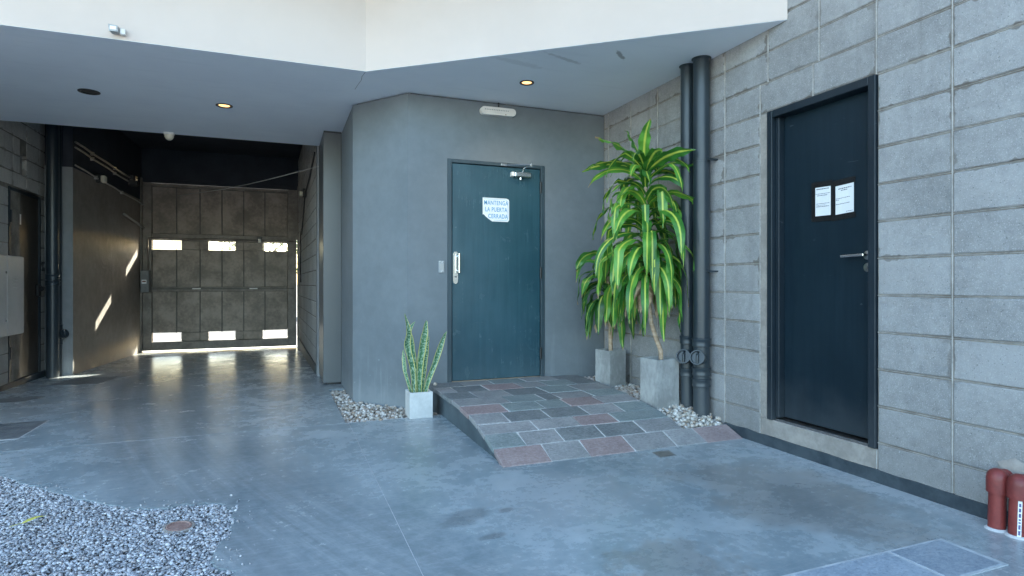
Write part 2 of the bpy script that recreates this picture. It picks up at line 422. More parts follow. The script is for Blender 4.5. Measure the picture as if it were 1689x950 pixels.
M['sign_blue'] = mottled('sign_blue', (0.03, 0.24, 0.48), (0.05, 0.30, 0.54), 30, 0.5, 0.1, 0.0)
M['sticker_ink'] = mottled('sticker_ink', (0.07, 0.08, 0.20), (0.13, 0.14, 0.28), 60, 0.6, 0.1, 0.0)
M['paper'] = mottled('paper', (0.72, 0.73, 0.75), (0.78, 0.79, 0.80), 10, 0.7, 0.1, 0.05, 30)
M['ink'] = mottled('ink', (0.06, 0.06, 0.07), (0.13, 0.13, 0.14), 90, 0.8, 0.1, 0.0)
M['tape'] = mottled('black_tape', (0.008, 0.008, 0.009), (0.014, 0.014, 0.015), 30, 0.3, 0.1, 0.1, 60)
M['pot_grey'] = mottled('concrete_pot', (0.24, 0.245, 0.24), (0.40, 0.405, 0.395), 5, 0.75, 0.1, 0.25, 70, stretch=(1, 1, 0.6))
M['pot_pale'] = mottled('pale_pot', (0.50, 0.51, 0.50), (0.62, 0.63, 0.62), 6, 0.7, 0.1, 0.2, 70)
M['soil'] = mottled('soil', (0.03, 0.022, 0.015), (0.08, 0.06, 0.045), 40, 0.95, 0.03, 0.9, 80, dist=0.02)
M['cane'] = mottled('cane_bark', (0.34, 0.24, 0.16), (0.52, 0.40, 0.29), 12, 0.8, 0.1, 0.6, 40, stretch=(1, 1, 3.0))
M['dead_leaf'] = mottled('dry_leaf', (0.42, 0.29, 0.17), (0.62, 0.48, 0.33), 20, 0.8, 0.1, 0.3, 60)
M['plate'] = mottled('chequer_plate', (0.15, 0.16, 0.17), (0.25, 0.26, 0.27), 9, 0.45, 0.15, 0.2, 60, 0.15)
M['bark'] = mottled('bark', (0.08, 0.06, 0.04), (0.15, 0.12, 0.09), 10, 0.9, 0.05, 0.6, 30)

def leaf_mat(name, dark, mid_, stripe, s0, s1, edge=None, band=False):
    t = NT(name)
    uv = t.n('ShaderNodeUVMap').outputs[0]
    s_ = t.sep(uv)
    d = t.math('ABSOLUTE', t.math('SUBTRACT', s_[0], 0.5))
    w = t.math('MULTIPLY', t.math('SUBTRACT', t.noise(t.vmath('MULTIPLY', uv, (14, 1.5, 0)), 1.0, 4, 0.6), 0.5), 0.16)
    d2 = t.math('ADD', d, w)
    n = t.noise(t.pos(), 8, 3)
    r = t.rnd()
    c = t.mix(t.sstep(t.math('ADD', n, t.math('MULTIPLY', t.math('SUBTRACT', r, 0.5), 0.5)), 0.3, 0.7), dark, mid_)
    if band:
        bn = t.noise(t.vmath('MULTIPLY', uv, (3, 34, 0)), 1.0, 3, 0.6, 0.4)
        c = t.mix(t.sstep(bn, 0.47, 0.56), c, stripe)
    else:
        c = t.mix(t.sstep(d2, s1, s0), c, stripe)
    if edge:
        c = t.mix(t.sstep(d, 0.36, 0.42), c, edge)
    if not band:
        tip = t.sstep(t.math('ADD', s_[1], t.math('MULTIPLY', r, 0.12)), 1.02, 1.08)
        c = t.mix(tip, c, (0.40, 0.29, 0.16))
        spt = t.sstep(t.noise(t.pos(), 60, 2, 0.7), 0.70, 0.74)
        c = t.mix(t.math('MULTIPLY', spt, 0.4), c, (0.35, 0.28, 0.12))
    t.set(c, 0.33, 0, 0.5)
    t.bump(t.noise(t.vmath('MULTIPLY', uv, (40, 1, 0)), 1.0, 2), 0.15, 0.002)
    tr = t.n('ShaderNodeBsdfTranslucent')
    t.l(c, tr.inputs[0])
    mx = t.n('ShaderNodeMixShader')
    mx.inputs[0].default_value = 0.3
    t.l(t.b.outputs[0], mx.inputs[1]); t.l(tr.outputs[0], mx.inputs[2])
    t.l(mx.outputs[0], t.out.inputs[0])
    return t.m
M['dracaena'] = leaf_mat('dracaena_leaf', (0.045, 0.18, 0.03), (0.15, 0.40, 0.06), (0.62, 0.72, 0.12), 0.03, 0.15)
M['dracaena_dark'] = leaf_mat('dracaena_leaf_dark', (0.030, 0.12, 0.025), (0.08, 0.25, 0.045), (0.42, 0.54, 0.10), 0.01, 0.12)
M['snake'] = leaf_mat('snake_plant_leaf', (0.05, 0.16, 0.075), (0.09, 0.24, 0.11), (0.36, 0.50, 0.36), 0.1, 0.2, (0.66, 0.62, 0.20), True)
M['tree_leaf'] = mottled('tree_leaf', (0.05, 0.10, 0.025), (0.10, 0.17, 0.04), 4, 0.6, 0.1, 0.0)
M['yellow_leaf'] = mottled('yellow_leaf', (0.45, 0.42, 0.08), (0.6, 0.55, 0.12), 30, 0.6, 0.1, 0.0)

def emit(name, colr, strength):
    t = NT(name)
    t.set(colr, 0.4)
    t.put(t.b.inputs['Emission Color'], colr)
    t.b.inputs['Emission Strength'].default_value = strength
    return t.m
M['bulb'] = emit('lamp_glow', (1.0, 0.50, 0.20), 0.42)

# ------------------------------------------------------------------ mesh helpers
class MB:
    def __init__(s):
        s.v = []; s.f = []; s.uv = None; s.smooth = False
    def quad(s, pts):
        i = len(s.v); s.v += [tuple(p) for p in pts]; s.f.append(tuple(range(i, i + len(pts))))
    def box(s, x0, x1, y0, y1, z0, z1, b=0.0, mat=None):
        bm = bmesh.new()
        bmesh.ops.create_cube(bm, size=1)
        for v in bm.verts:
            v.co = Vector(((x0 + x1) / 2 + v.co.x * (x1 - x0), (y0 + y1) / 2 + v.co.y * (y1 - y0), (z0 + z1) / 2 + v.co.z * (z1 - z0)))
        if b > 0:
            bmesh.ops.bevel(bm, geom=bm.edges[:], offset=b, segments=1, affect='EDGES')
        s.addbm(bm, mat)
        return s
    def addbm(s, bm, mat=None):
        i = len(s.v)
        bm.verts.index_update()
        for v in bm.verts:
            s.v.append(tuple(mat @ v.co if mat else v.co))
        for f in bm.faces:
            s.f.append(tuple(i + v.index for v in f.verts))
        bm.free()
    def prism(s, poly, z0, z1):
        """vertical prism over a plan polygon; z0, z1 numbers or functions of (x, y)"""
        n = len(poly); i = len(s.v)
        a = z0 if callable(z0) else (lambda x, y: z0)
        b = z1 if callable(z1) else (lambda x, y: z1)
        s.v += [(x, y, a(x, y)) for x, y in poly] + [(x, y, b(x, y)) for x, y in poly]
        tri = tessellate_polygon([[Vector((x, y, 0)) for x, y in poly]])
        for t in tri:
            p = [poly[k] for k in t]
            ar = (p[1][0] - p[0][0]) * (p[2][1] - p[0][1]) - (p[2][0] - p[0][0]) * (p[1][1] - p[0][1])
            t = tuple(t) if ar > 0 else tuple(reversed(t))
            s.f.append(tuple(i + n + k for k in t)); s.f.append(tuple(i + k for k in reversed(t)))
        area = sum(poly[k][0] * poly[(k + 1) % n][1] - poly[(k + 1) % n][0] * poly[k][1] for k in range(n))
        for k in range(n):
            j = (k + 1) % n
            q = (i + k, i + j, i + n + j, i + n + k)
            s.f.append(q if area > 0 else tuple(reversed(q)))
        return s
    def lathe(s, prof, c=(0, 0, 0), axis=(0, 0, 1), n=20, cap=True):
        ax = Vector(axis).normalized()
        q = ax.to_track_quat('Z', 'Y').to_matrix()
        i = len(s.v); c = Vector(c)
        for r, h in prof:
            for k in range(n):
                a = 2 * math.pi * k / n
                s.v.append(tuple(c + q @ Vector((r * math.cos(a), r * math.sin(a), h))))
        for j in range(len(prof) - 1):
            for k in range(n):
                k2 = (k + 1) % n
                s.f.append((i + j * n + k, i + j * n + k2, i + (j + 1) * n + k2, i + (j + 1) * n + k))
        if cap:
            s.f.append(tuple(i + k for k in reversed(range(n))))
            s.f.append(tuple(i + (len(prof) - 1) * n + k for k in range(n)))
        s.smooth = True
        return s
    def cyl(s, p, q, r, n=12, r2=None):
        p = Vector(p); q = Vector(q)
        return s.lathe([(r, 0), (r if r2 is None else r2, (q - p).length)], p, q - p, n)
    def tube(s, pts, rad, n=8):
        pts = [Vector(p) for p in pts]
        i = len(s.v)
        for k, p in enumerate(pts):
            d = (pts[min(k + 1, len(pts) - 1)] - pts[max(k - 1, 0)]).normalized()
            up = Vector((0, 0, 1)) if abs(d.z) < 0.95 else Vector((1, 0, 0))
            a = d.cross(up).normalized(); b = a.cross(d)
            r = rad[k] if isinstance(rad, (list, tuple)) else rad
            for j in range(n):
                t = 2 * math.pi * j / n
                s.v.append(tuple(p + (a * math.cos(t) + b * math.sin(t)) * r))
        for k in range(len(pts) - 1):
            for j in range(n):
                j2 = (j + 1) % n
                s.f.append((i + k * n + j, i + k * n + j2, i + (k + 1) * n + j2, i + (k + 1) * n + j))
        s.f.append(tuple(i + j for j in reversed(range(n))))
        s.f.append(tuple(i + (len(pts) - 1) * n + j for j in range(n)))
        s.smooth = True
        return s
    def build(s, name, mat, parent=None, origin=None):
        me = bpy.data.meshes.new(name)
        v = s.v
        if origin is not None:
            v = [(a - origin[0], b - origin[1], c - origin[2]) for a, b, c in v]
        me.from_pydata(v, [], s.f)
        me.update()
        if s.uv:
            ul = me.uv_layers.new(name='UVMap')
            for lp in me.loops:
                ul.data[lp.index].uv = s.uv[lp.vertex_index]
        if s.smooth:
            me.polygons.foreach_set('use_smooth', [True] * len(me.polygons))
            try:
                me.set_sharp_from_angle(angle=R(40))
            except Exception:
                pass
        bm = bmesh.new(); bm.from_mesh(me)
        if not s.uv:
            bmesh.ops.recalc_face_normals(bm, faces=bm.faces[:])
        bm.to_mesh(me); bm.free()
        me.materials.append(M[mat])
        o = bpy.data.objects.new(name, me)
        col.objects.link(o)
        if origin is not None:
            o.location = origin
        if parent is not None:
            o.parent = parent
            if parent.type == 'EMPTY' or True:
                o.matrix_parent_inverse = Matrix.Translation(parent_world(parent)).inverted()
        return o
def parent_world(o):
    v = Vector(o.location)
    if o.parent is not None:
        v = v + o.matrix_parent_inverse.to_translation() + parent_world(o.parent)
    return v
def thing(name, label, cat, loc=(0, 0, 0), group=None):
    o = bpy.data.objects.new(name, None)
    o.empty_display_size = 0.1
    col.objects.link(o); o.location = loc
    return tag(o, label, cat, group)
def tag(o, label=None, cat=None, group=None, kind=None):
    if label: o['label'] = label
    if cat: o['category'] = cat
    if group: o['group'] = group
    if kind: o['kind'] = kind
    return o
def B(name, mat, parent, *a, b=0.0):
    m = MB(); m.box(*a, b=b)
    return m.build(name, mat, parent)

# ------------------------------------------------------------------ levels
SOF = 2.81
XR = 3.065
HT = 3.8
YD = 5.265
YG = 12.40
XL = -2.80
def fz(y):
    return 0.0 if y < 4.80 else -0.02 * (y - 4.80)

# ------------------------------------------------------------------ ground, street, floor
g = MB(); g.box(-600, 600, -600, 600, -0.9, -0.45)
tag(g.build('ground', 'ground'), kind='structure')
g = MB(); g.box(-60, 60, 15.2, 23.5, -0.6, -0.32); tag(g.build('street', 'street'), kind='structure')
g = MB(); g.box(-60, 60, 12.62, 15.196, -0.6, -0.17); tag(g.build('pavement', 'pavement'), kind='structure')
g = MB(); g.box(-60, 60, 23.504, 26.5, -0.6, -0.17); tag(g.build('pavement', 'pavement'), kind='structure')

m = MB(); m.box(-40, 40, -45, -3.004, -0.6, -0.003); tag(m.build('courtyard', 'courtyard'), kind='structure')  # unseen pale ground added behind the camera to bounce sunlight under the soffit
def ragged(pts, amp, sub, seed):
    r = random.Random(seed); out = []
    for k in range(len(pts) - 1):
        a = Vector(pts[k]); b = Vector(pts[k + 1])
        for j in range(sub):
            p = a.lerp(b, j / sub)
            out.append((p.x + r.uniform(-amp, amp), p.y + r.uniform(-amp, amp)))
    out.append(tuple(pts[-1]))
    return out
edge_pts = [(-3.6, 4.62), (-2.2, 4.58), (-1.80, 4.42), (-1.50, 4.23), (-1.33, 4.01), (-1.24, 3.94), (-1.11, 3.77), (-0.93, 3.58), (-0.68, 3.37), (-0.57, 3.33),
            (-0.47, 3.33), (-0.345, 3.33), (-0.265, 3.26), (-0.212, 3.14), (-0.205, 3.02), (-0.205, 2.88), (-0.235, 2.78), (-0.25, 2.69),
            (-0.253, 2.62), (-0.222, 2.54), (-0.165, 2.49), (-0.14, 2.35), (-0.2, 2.1), (-0.3, 1.6), (-0.35, 0.6), (-0.5, -3.0)]
edge = ragged(edge_pts, 0.014, 4, 3)
floor = bpy.data.objects.new('concrete_floor', None); col.objects.link(floor); tag(floor, kind='structure')
G = 0.002
def slab(poly, top=0.0, bottom=-0.30):
    m = MB(); m.prism(poly, bottom, top); return m.build('slab', 'floor', floor)
YJ = 4.80
slab([(0.50 - G, YJ - 0.004), (-3.6, YJ - 0.004)] + edge + [(0.50 - G, -3.0)])
slab([(0.50 + G, -3.0), (XR + 0.05, -3.0), (XR + 0.05, YJ - G), (0.50 + G, YJ - G)])
# passage slab, falling towards the street; split so that it stays planar
m = MB()
m.prism([(-3.6, YJ + 0.004), (0.478, YJ + 0.004), (0.478, 6.60), (0.70, 6.60), (0.70, 12.62), (-3.6, 12.62)], -0.45, lambda x, y: fz(y))
m.build('slab', 'floor', floor)
m = MB(); m.box(-3.5, 3.0, YJ - 0.02, YJ + 0.02, -0.1, -0.0012); m.box(0.48, 0.52, -2.9, YJ - 0.021, -0.1, -0.0016)
m.build('joint_filler', 'joint', floor)
# stone band sunk in the floor at the lower right
band = thing('stone_band', 'strip of bluish stone slabs let into the floor at lower right', 'paving', (2.0, 1.6, 0))
xs = [0.75, 1.28, 1.79, 2.31, 2.63]
for k in range(len(xs) - 1):
    m = MB(); m.box(xs[k] + 0.008, xs[k + 1] - 0.008, 1.45, 1.685, -0.02, 0.0045, b=0.003); m.build('stone_slab', 'tile_blue', band)
m = MB(); m.box(0.74, 2.645, 1.44, 1.695, -0.03, 0.003); m.build('mortar_bed', 'band_mortar', band)

# ------------------------------------------------------------------ gravel and pebbles
def ico():
    bm = bmesh.new(); bmesh.ops.create_icosphere(bm, subdivisions=1, radius=1)
    v = np.array([x.co[:] for x in bm.verts]); f = np.array([[a.index for a in q.verts] for q in bm.faces]); bm.free()
    return v, f
ICO_V, ICO_F = ico()
def stones(name, mat, pts, sizes, flat=0.6, jitter=0.25):
    n = len(pts)
    base = ICO_V[None] * (1 + nrg.uniform(-jitter, jitter, (n, 12, 1)))
    sc = np.stack([sizes * nrg.uniform(0.75, 1.35, n), sizes * nrg.uniform(0.7, 1.0, n), sizes * flat * nrg.uniform(0.7, 1.2, n)], 1)
    v = base * sc[:, None, :]
    ax = nrg.uniform(-0.7, 0.7, (n, 2)); az = nrg.uniform(0, 2 * np.pi, n)
    for k, (i, j) in enumerate(((1, 2), (0, 2))):
        c, s_ = np.cos(ax[:, k])[:, None], np.sin(ax[:, k])[:, None]
        a, b = v[:, :, i].copy(), v[:, :, j].copy()
        v[:, :, i] = a * c - b * s_; v[:, :, j] = a * s_ + b * c
    c, s_ = np.cos(az)[:, None], np.sin(az)[:, None]
    a, b = v[:, :, 0].copy(), v[:, :, 1].copy()
    v[:, :, 0] = a * c - b * s_; v[:, :, 1] = a * s_ + b * c
    v = (v + pts[:, None, :]).reshape(-1, 3)
    f = (ICO_F[None] + (np.arange(n) * 12)[:, None, None]).reshape(-1, 3)
    me = bpy.data.meshes.new(name)
    me.vertices.add(len(v)); me.vertices.foreach_set('co', v.astype(np.float32).ravel())
    me.loops.add(f.size); me.loops.foreach_set('vertex_index', f.astype(np.int32).ravel())
    me.polygons.add(len(f)); me.polygons.foreach_set('loop_start', np.arange(0, f.size, 3, dtype=np.int32))
    me.update(calc_edges=True)
    at = me.attributes.new('tone', 'FLOAT', 'FACE')
    at.data.foreach_set('value', np.repeat(nrg.uniform(0, 1, n), 20).astype(np.float32))
    me.materials.append(M[mat])
    o = bpy.data.objects.new(name, me); col.objects.link(o)
    return o
def inside(poly, p):
    x, y = p[:, 0], p[:, 1]; r = np.zeros(len(p), bool); n = len(poly)
    for i in range(n):
        x1, y1 = poly[i]; x2, y2 = poly[(i + 1) % n]
        c = ((y1 > y) != (y2 > y)) & (x < (x2 - x1) * (y - y1) / (y2 - y1 + 1e-12) + x1)
        r ^= c
    return r
gpoly = edge + [(-3.6, -3.0)]
m = MB(); m.prism([(-3.7, 4.7), (-3.7, -3.0), (0.0, -3.0), (0.0, 4.7)], -0.2, -0.028)
tag(m.build('gravel_bed', 'earth'), kind='structure')
p = np.column_stack([nrg.uniform(-2.1, 0.0, 88000), nrg.uniform(1.9, 4.7, 88000)])
p = p[inside(gpoly, p)]
p = p[np.hypot(p[:, 0] + 0.428, p[:, 1] - 3.04) > 0.06]
p = p[(p[:, 0] > -0.42 * p[:, 1] - 0.35)]
near = p
pts = np.column_stack([near, nrg.uniform(-0.022, -0.003, len(near))])
tag(stones('gravel', 'gravel', pts, 0.0042 + 0.0062 * nrg.random(len(pts)) ** 1.6, 0.5, 0.35), 'grey crushed gravel spread beside the concrete at lower left', 'gravel', kind='stuff')
# a few strays on the concrete
k = 220
idx = nrg.integers(20, len(edge) - 20, k)
st_ = np.array([edge[i] for i in idx]) + nrg.normal(0, 0.06, (k, 2))
st_ = st_[~inside(gpoly, st_)]
tag(stones('gravel', 'gravel', np.column_stack([st_, np.full(len(st_), 0.003)]), 0.002 + 0.006 * nrg.random(len(st_)) ** 2.5, 0.7), 'loose gravel chips scattered on the concrete edge', 'gravel', kind='stuff')
# pebbles: trench by the corner wall
tr_poly = [(0.485, 4.806), (1.24, 4.806), (1.24, 5.27), (1.06, 5.27), (0.645, 5.80), (0.645, 6.56), (0.485, 6.56)]
m = MB(); m.prism([(0.479, 4.803), (1.3, 4.803), (1.3, 5.4), (0.8, 6.0), (0.8, 6.62), (0.479, 6.62)], -0.3, -0.085)
tag(m.build('trench_bed', 'earth'), kind='structure')
p = np.column_stack([nrg.uniform(0.485, 1.24, 4200), nrg.uniform(4.80, 6.56, 4200)])
p = p[inside(tr_poly, p)]
z = np.array([fz(y) for y in p[:, 1]]) - nrg.uniform(0.008, 0.06, len(p))
tag(stones('pebbles', 'pebble', np.column_stack([p, z]), 0.010 + 0.015 * nrg.random(len(p)) ** 1.3, 0.72), 'white pebbles filling the trench under the grey corner wall', 'pebbles', kind='stuff')
# pebbles: raised bed under the potted dracaenas and pipes
def ramp_z(y):
    P_ = [(3.30, 0.003), (3.47, 0.066), (3.64, 0.112), (3.80, 0.142), (4.0, 0.168), (4.215, 0.184), (4.455, 0.189), (5.27, 0.189)]
    if y <= P_[0][0]: return P_[0][1]
    for (a, za), (b, zb) in zip(P_, P_[1:]):
        if y <= b: return za + (zb - za) * (y - a) / (b - a)
    return P_[-1][1]
p = np.column_stack([nrg.uniform(2.69, XR, 2600), nrg.uniform(3.50, 5.25, 2600)])
z = np.array([min(ramp_z(y) - 0.012, 0.15) for y in p[:, 1]]) - nrg.uniform(0.0, 0.04, len(p)) + 0.01 * np.sin(p[:, 0] * 9)
tag(stones('pebbles', 'pebble', np.column_stack([p, z]), nrg.uniform(0.011, 0.024, len(p)), 0.75), 'cream pebbles around the pots and pipes beside the ramp', 'pebbles', kind='stuff')
m = MB(); ys = [3.50, 3.64, 3.80, 4.0, 4.215, 5.27]
for a, b in zip(ys, ys[1:]):
    za, zb = min(ramp_z(a) - 0.045, 0.12), min(ramp_z(b) - 0.045, 0.12)
    m.quad([(2.675, a, za), (XR + 0.01, a, za), (XR + 0.01, b, zb), (2.675, b, zb)])
tag(m.build('pebble_bed', 'earth'), kind='structure')
o = stones('pebble', 'pebble', np.array([[0.81, 5.16, -0.045]]), np.array([0.042]), 0.8, 0.1)
tag(o, 'large peach coloured pebble against the foot of the corner wall', 'pebble')
o = stones('pebble', 'pebble', np.array([[1.275, 5.12, 0.205]]), np.array([0.022]), 0.8, 0.12)
tag(o, 'single pebble lying on the top left corner of the ramp', 'pebble')

# ------------------------------------------------------------------ block walls
def block_mesh(name, ly, lz, d=0.06, b=0.006, mat='block'):
    m = MB(); m.box(0, d, 0, ly, 0, lz, b=b)
    vv = [(x + (rng.uniform(0, 0.0025) if x < d * 0.5 else 0), y + rng.uniform(-0.0022, 0.0022), z + rng.uniform(-0.0022, 0.0022)) for x, y, z in m.v]
    me = bpy.data.meshes.new(name); me.from_pydata(vv, [], m.f); me.update()
    bm = bmesh.new(); bm.from_mesh(me); bmesh.ops.recalc_face_normals(bm, faces=bm.faces[:]); bm.to_mesh(me); bm.free()
    me.materials.append(M[mat])
    return me
BCACHE = {}
JT = 0.011
def block(parent, mtx, y0, y1, z0, z1, mat='block'):
    ly, lz = round(y1 - y0 - JT, 3), round(z1 - z0 - JT, 3)
    if ly < 0.02 or lz < 0.02: return
    key = (ly, lz, rng.randrange(4), mat)
    if key not in BCACHE:
        BCACHE[key] = block_mesh('block', ly, lz, mat=mat)
    o = bpy.data.objects.new('block', BCACHE[key]); col.objects.link(o)
    o.parent = parent
    o.matrix_parent_inverse = Matrix.Translation(parent_world(parent)).inverted()
    o.matrix_basis = mtx @ Matrix.Translation((rng.uniform(-0.0015, 0.0015), y0 + JT / 2, z0 + JT / 2))

RH = 0.2036
def rowz(k):                                   # k = 0 is the joint at door-head level
    return 2.2545 + RH * k
wall_r = thing('block_wall', 'tall grey concrete block wall with the dark side door set into it', 'wall', (XR, 3.0, 0))
T = Matrix.Translation((XR, 0, 0))
DY0, DY1, DZ0, DZ1 = 2.304, 3.086, 0.175, 2.2545
cols_up = [0.33, 0.72, 1.118, 1.515, 1.912, 2.311, 2.683, 3.089, 3.505, 3.92, 4.346, 4.768, 5.177, 5.262]
cols_side_near = [0.33, 0.72, 1.118, 1.515, 1.912, 2.304]
cols_side_far = [3.16, 3.505, 3.92, 4.346, 4.768, 5.177, 5.262]
for k in range(-11, 6):
    z0, z1 = rowz(k), rowz(k + 1)
    if k == -11: z0 = 0.012
    if k == 0:
        cs = [[0.33, 0.72, 1.118, 1.515, 1.912, 2.311, 2.727, 3.16, 3.505, 3.92, 4.346, 4.768, 5.177, 5.262]]
    elif k > 0:
        cs = [cols_up]
    else:
        cs = [cols_side_near, cols_side_far]
    for c in cs:
        for a, b in zip(c, c[1:]):
            if z0 > 2.85 and a > 3.1: continue
            block(wall_r, T, a, b, z0, z1)
m = MB()
m.box(XR + 0.006, XR + 0.21, -3.0, DY0 - 0.004, -0.3, HT)
m.box(XR + 0.006, XR + 0.21, DY1 + 0.07, 8.0, -0.3, HT)
m.box(XR + 0.0065, XR + 0.2095, DY0 - 0.004, DY1 + 0.07, DZ1 + 0.002, HT - 0.01)
m.box(XR + 0.0065, XR + 0.2095, DY0 - 0.004, DY1 + 0.07, -0.29, 0.06)
m.build('mortar_core', 'mortar', wall_r)
def beads(parent, mtx, segs):
    m = MB()
    for (ya, za, yb, zb) in segs:
        if ya == yb:
            m.v += [(0.0065, ya - 0.0036, za), (-0.001, ya, za), (0.0065, ya + 0.0036, za), (0.0065, ya - 0.0036, zb), (-0.001, ya, zb), (0.0065, ya + 0.0036, zb)]
        else:
            m.v += [(0.0068, ya, za - 0.002), (0.0035, ya, za), (0.0068, ya, za + 0.002), (0.0068, yb, za - 0.002), (0.0035, yb, za), (0.0068, yb, za + 0.002)]
        i = len(m.v) - 6
        m.f += [(i, i + 1, i + 4, i + 3), (i + 1, i + 2, i + 5, i + 4)]
    o = m.build('mortar_bead', 'bead', parent); o.matrix_basis = mtx
    tag(o, kind='stuff')
sg_ = [(y, 0.07, y, 3.4) for y in (0.72, 1.118, 1.515, 1.912)] + [(2.307, 0.07, 2.307, 0.175), (2.309, DZ1, 2.309, 3.4), (2.683, rowz(1), 2.683, 3.4), (2.727, rowz(0), 2.727, rowz(1)), (3.089, rowz(1), 3.089, 2.81), (3.16, 0.07, 3.16, rowz(1))]
sg_ += [(y, 0.07, y, 2.80) for y in (3.505, 3.92, 4.346, 4.768, 5.177)]
for k in range(-10, 6):
    z_ = rowz(k)
    if k >= 0: sg_ += [(0.33, z_, 5.26 if z_ < 2.8 else 2.95, z_)]
    else: sg_ += [(0.33, z_, DY0, z_), (DY1 + 0.07, z_, 5.26, z_)]
beads(wall_r, T, sg_)
m = MB(); m.box(XR + 0.003, XR + 0.2, DY0 - 0.003, DY1 + 0.068, 0.055, DZ0 + 0.008, b=0.003)
m.build('door_sill', 'sillcem', wall_r)
m = MB(); m.box(XR + 0.13, XR + 0.2, DY0 - 0.003, DY1 + 0.069, DZ0 + 0.009, DZ1 + 0.001); m.build('door_backing', 'black', wall_r)
m = MB(); m.box(XR + 0.001, XR + 0.05, DY1 + 0.004, DY1 + 0.0685, DZ0 + 0.0085, DZ1 - 0.004, b=0.004)
m.build('jamb_render', 'sillcem', wall_r)
# painted plinth with an uneven top edge
m = MB(); n = 60; r = random.Random(5)
ys = [-3.0 + (3.50 + 3.0) * i / n for i in range(n + 1)]
tp = [0.070 + r.uniform(-0.004, 0.004) for _ in ys]
for i in range(n):
    a, b = ys[i], ys[i + 1]
    m.quad([(XR - 0.006, a, -0.02), (XR - 0.006, b, -0.02), (XR - 0.006, b, tp[i + 1]), (XR - 0.006, a, tp[i])])
    m.quad([(XR - 0.006, a, tp[i]), (XR - 0.006, b, tp[i + 1]), (XR + 0.015, b, tp[i + 1] + 0.004), (XR + 0.015, a, tp[i] + 0.004)])
m.build('plinth', 'plinth', wall_r)

# left block wall, with a small niche
wall_l = thing('block_wall', 'short concrete block wall at far left with a dark door and small niche', 'wall', (XL, 8.5, 0))
TL = Matrix.Translation((XL, 0, 0)) @ Matrix.Scale(-1, 4, (1, 0, 0))
LY0, LY1, LZ1 = 8.166, 9.019, 2.137
cl = [5.03, 5.43, 5.83, 6.23, 6.63, 7.03, 7.43, 7.835, 8.238, 8.622, 9.009, 9.26]
for k in range(-11, 7):
    z0, z1 = LZ1 + RH * k + 0.02, LZ1 + RH * (k + 1) + 0.02
    if k == 0: z0 = LZ1 + 0.06
    if k < 0:
        cc = [5.03, 5.43, 5.83, 6.23, 6.63, 7.03, 7.43, 7.78, 8.12]
        segs = list(zip(cc, cc[1:])) + [(9.06, 9.26)]
    else:
        segs = list(zip(cl, cl[1:]))
    for a, b in segs:
        if k in (1, 2) and a < 8.6 and b > 8.5:        # niche cut
            for q in ((a, 8.44), (8.73, b)):
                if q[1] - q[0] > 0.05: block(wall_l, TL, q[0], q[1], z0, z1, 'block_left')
            continue
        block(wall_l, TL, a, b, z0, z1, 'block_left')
m = MB()
m.box(XL - 0.2, XL - 0.0065, 4.9, 8.44, -0.3, 2.80); m.box(XL - 0.2, XL - 0.0065, 8.73, 9.30, 2.2, 2.80)
m.box(XL - 0.2, XL - 0.0065, 9.05, 9.30, -0.3, 2.199); m.box(XL - 0.2, XL - 0.0065, 8.44, 8.73, 2.60, 2.799)
m.box(XL - 0.2, XL - 0.066, 8.13, 9.05, -0.3, 2.30); m.box(XL - 0.2, XL - 0.0066, 4.9, 9.3, 2.81, 3.7)
m.build('mortar_core', 'mortar', wall_l)
m = MB(); m.box(XL - 0.07, XL - 0.05, 8.44, 8.73, 2.28, 2.60); m.build('niche_back', 'sillcem', wall_l)
m = MB(); m.box(XL - 0.02, XL + 0.012, 4.9, 9.2, -0.3, -0.005, b=0.002); m.build('plinth', 'plinth', wall_l)

# right block wall of the passage
wall_p = thing('block_wall', 'block wall along the right side of the garage passage', 'wall', (0.4, 10, 0))
pa, pb = Vector((0.428, 7.95)), Vector((0.325, 12.45))
ang = math.atan2(-(pb - pa).x, (pb - pa).y)
TP = Matrix.Translation((pa.x, pa.y, 0)) @ Matrix.Rotation(ang, 4, 'Z')
L = (pb - pa).length
r = 0
for k in range(-12, 6):
    z0, z1 = rowz(k) + 0.03, rowz(k + 1) + 0.03
    ya = 0.0
    while ya < L - 0.05:
        yb = min(ya + 0.4, L)
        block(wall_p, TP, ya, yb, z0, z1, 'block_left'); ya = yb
m = MB(); m.box(0.0065, 0.3, -0.2, L + 0.1, -0.5, 3.7)
o = m.build('mortar_core', 'mortar', wall_p)
o.matrix_basis = TP
m = MB(); m.box(-0.012, 0.05, 0.0, L, -0.4, 0.045, b=0.003)
o = m.build('plinth', 'plinth', wall_p); o.matrix_basis = TP
m = MB(); m.box(-0.004, 0.06, -0.21, 0.0, -0.3, 3.5)
o = m.build('plaster_strip', 'jog_wall', wall_p); o.matrix_basis = TP

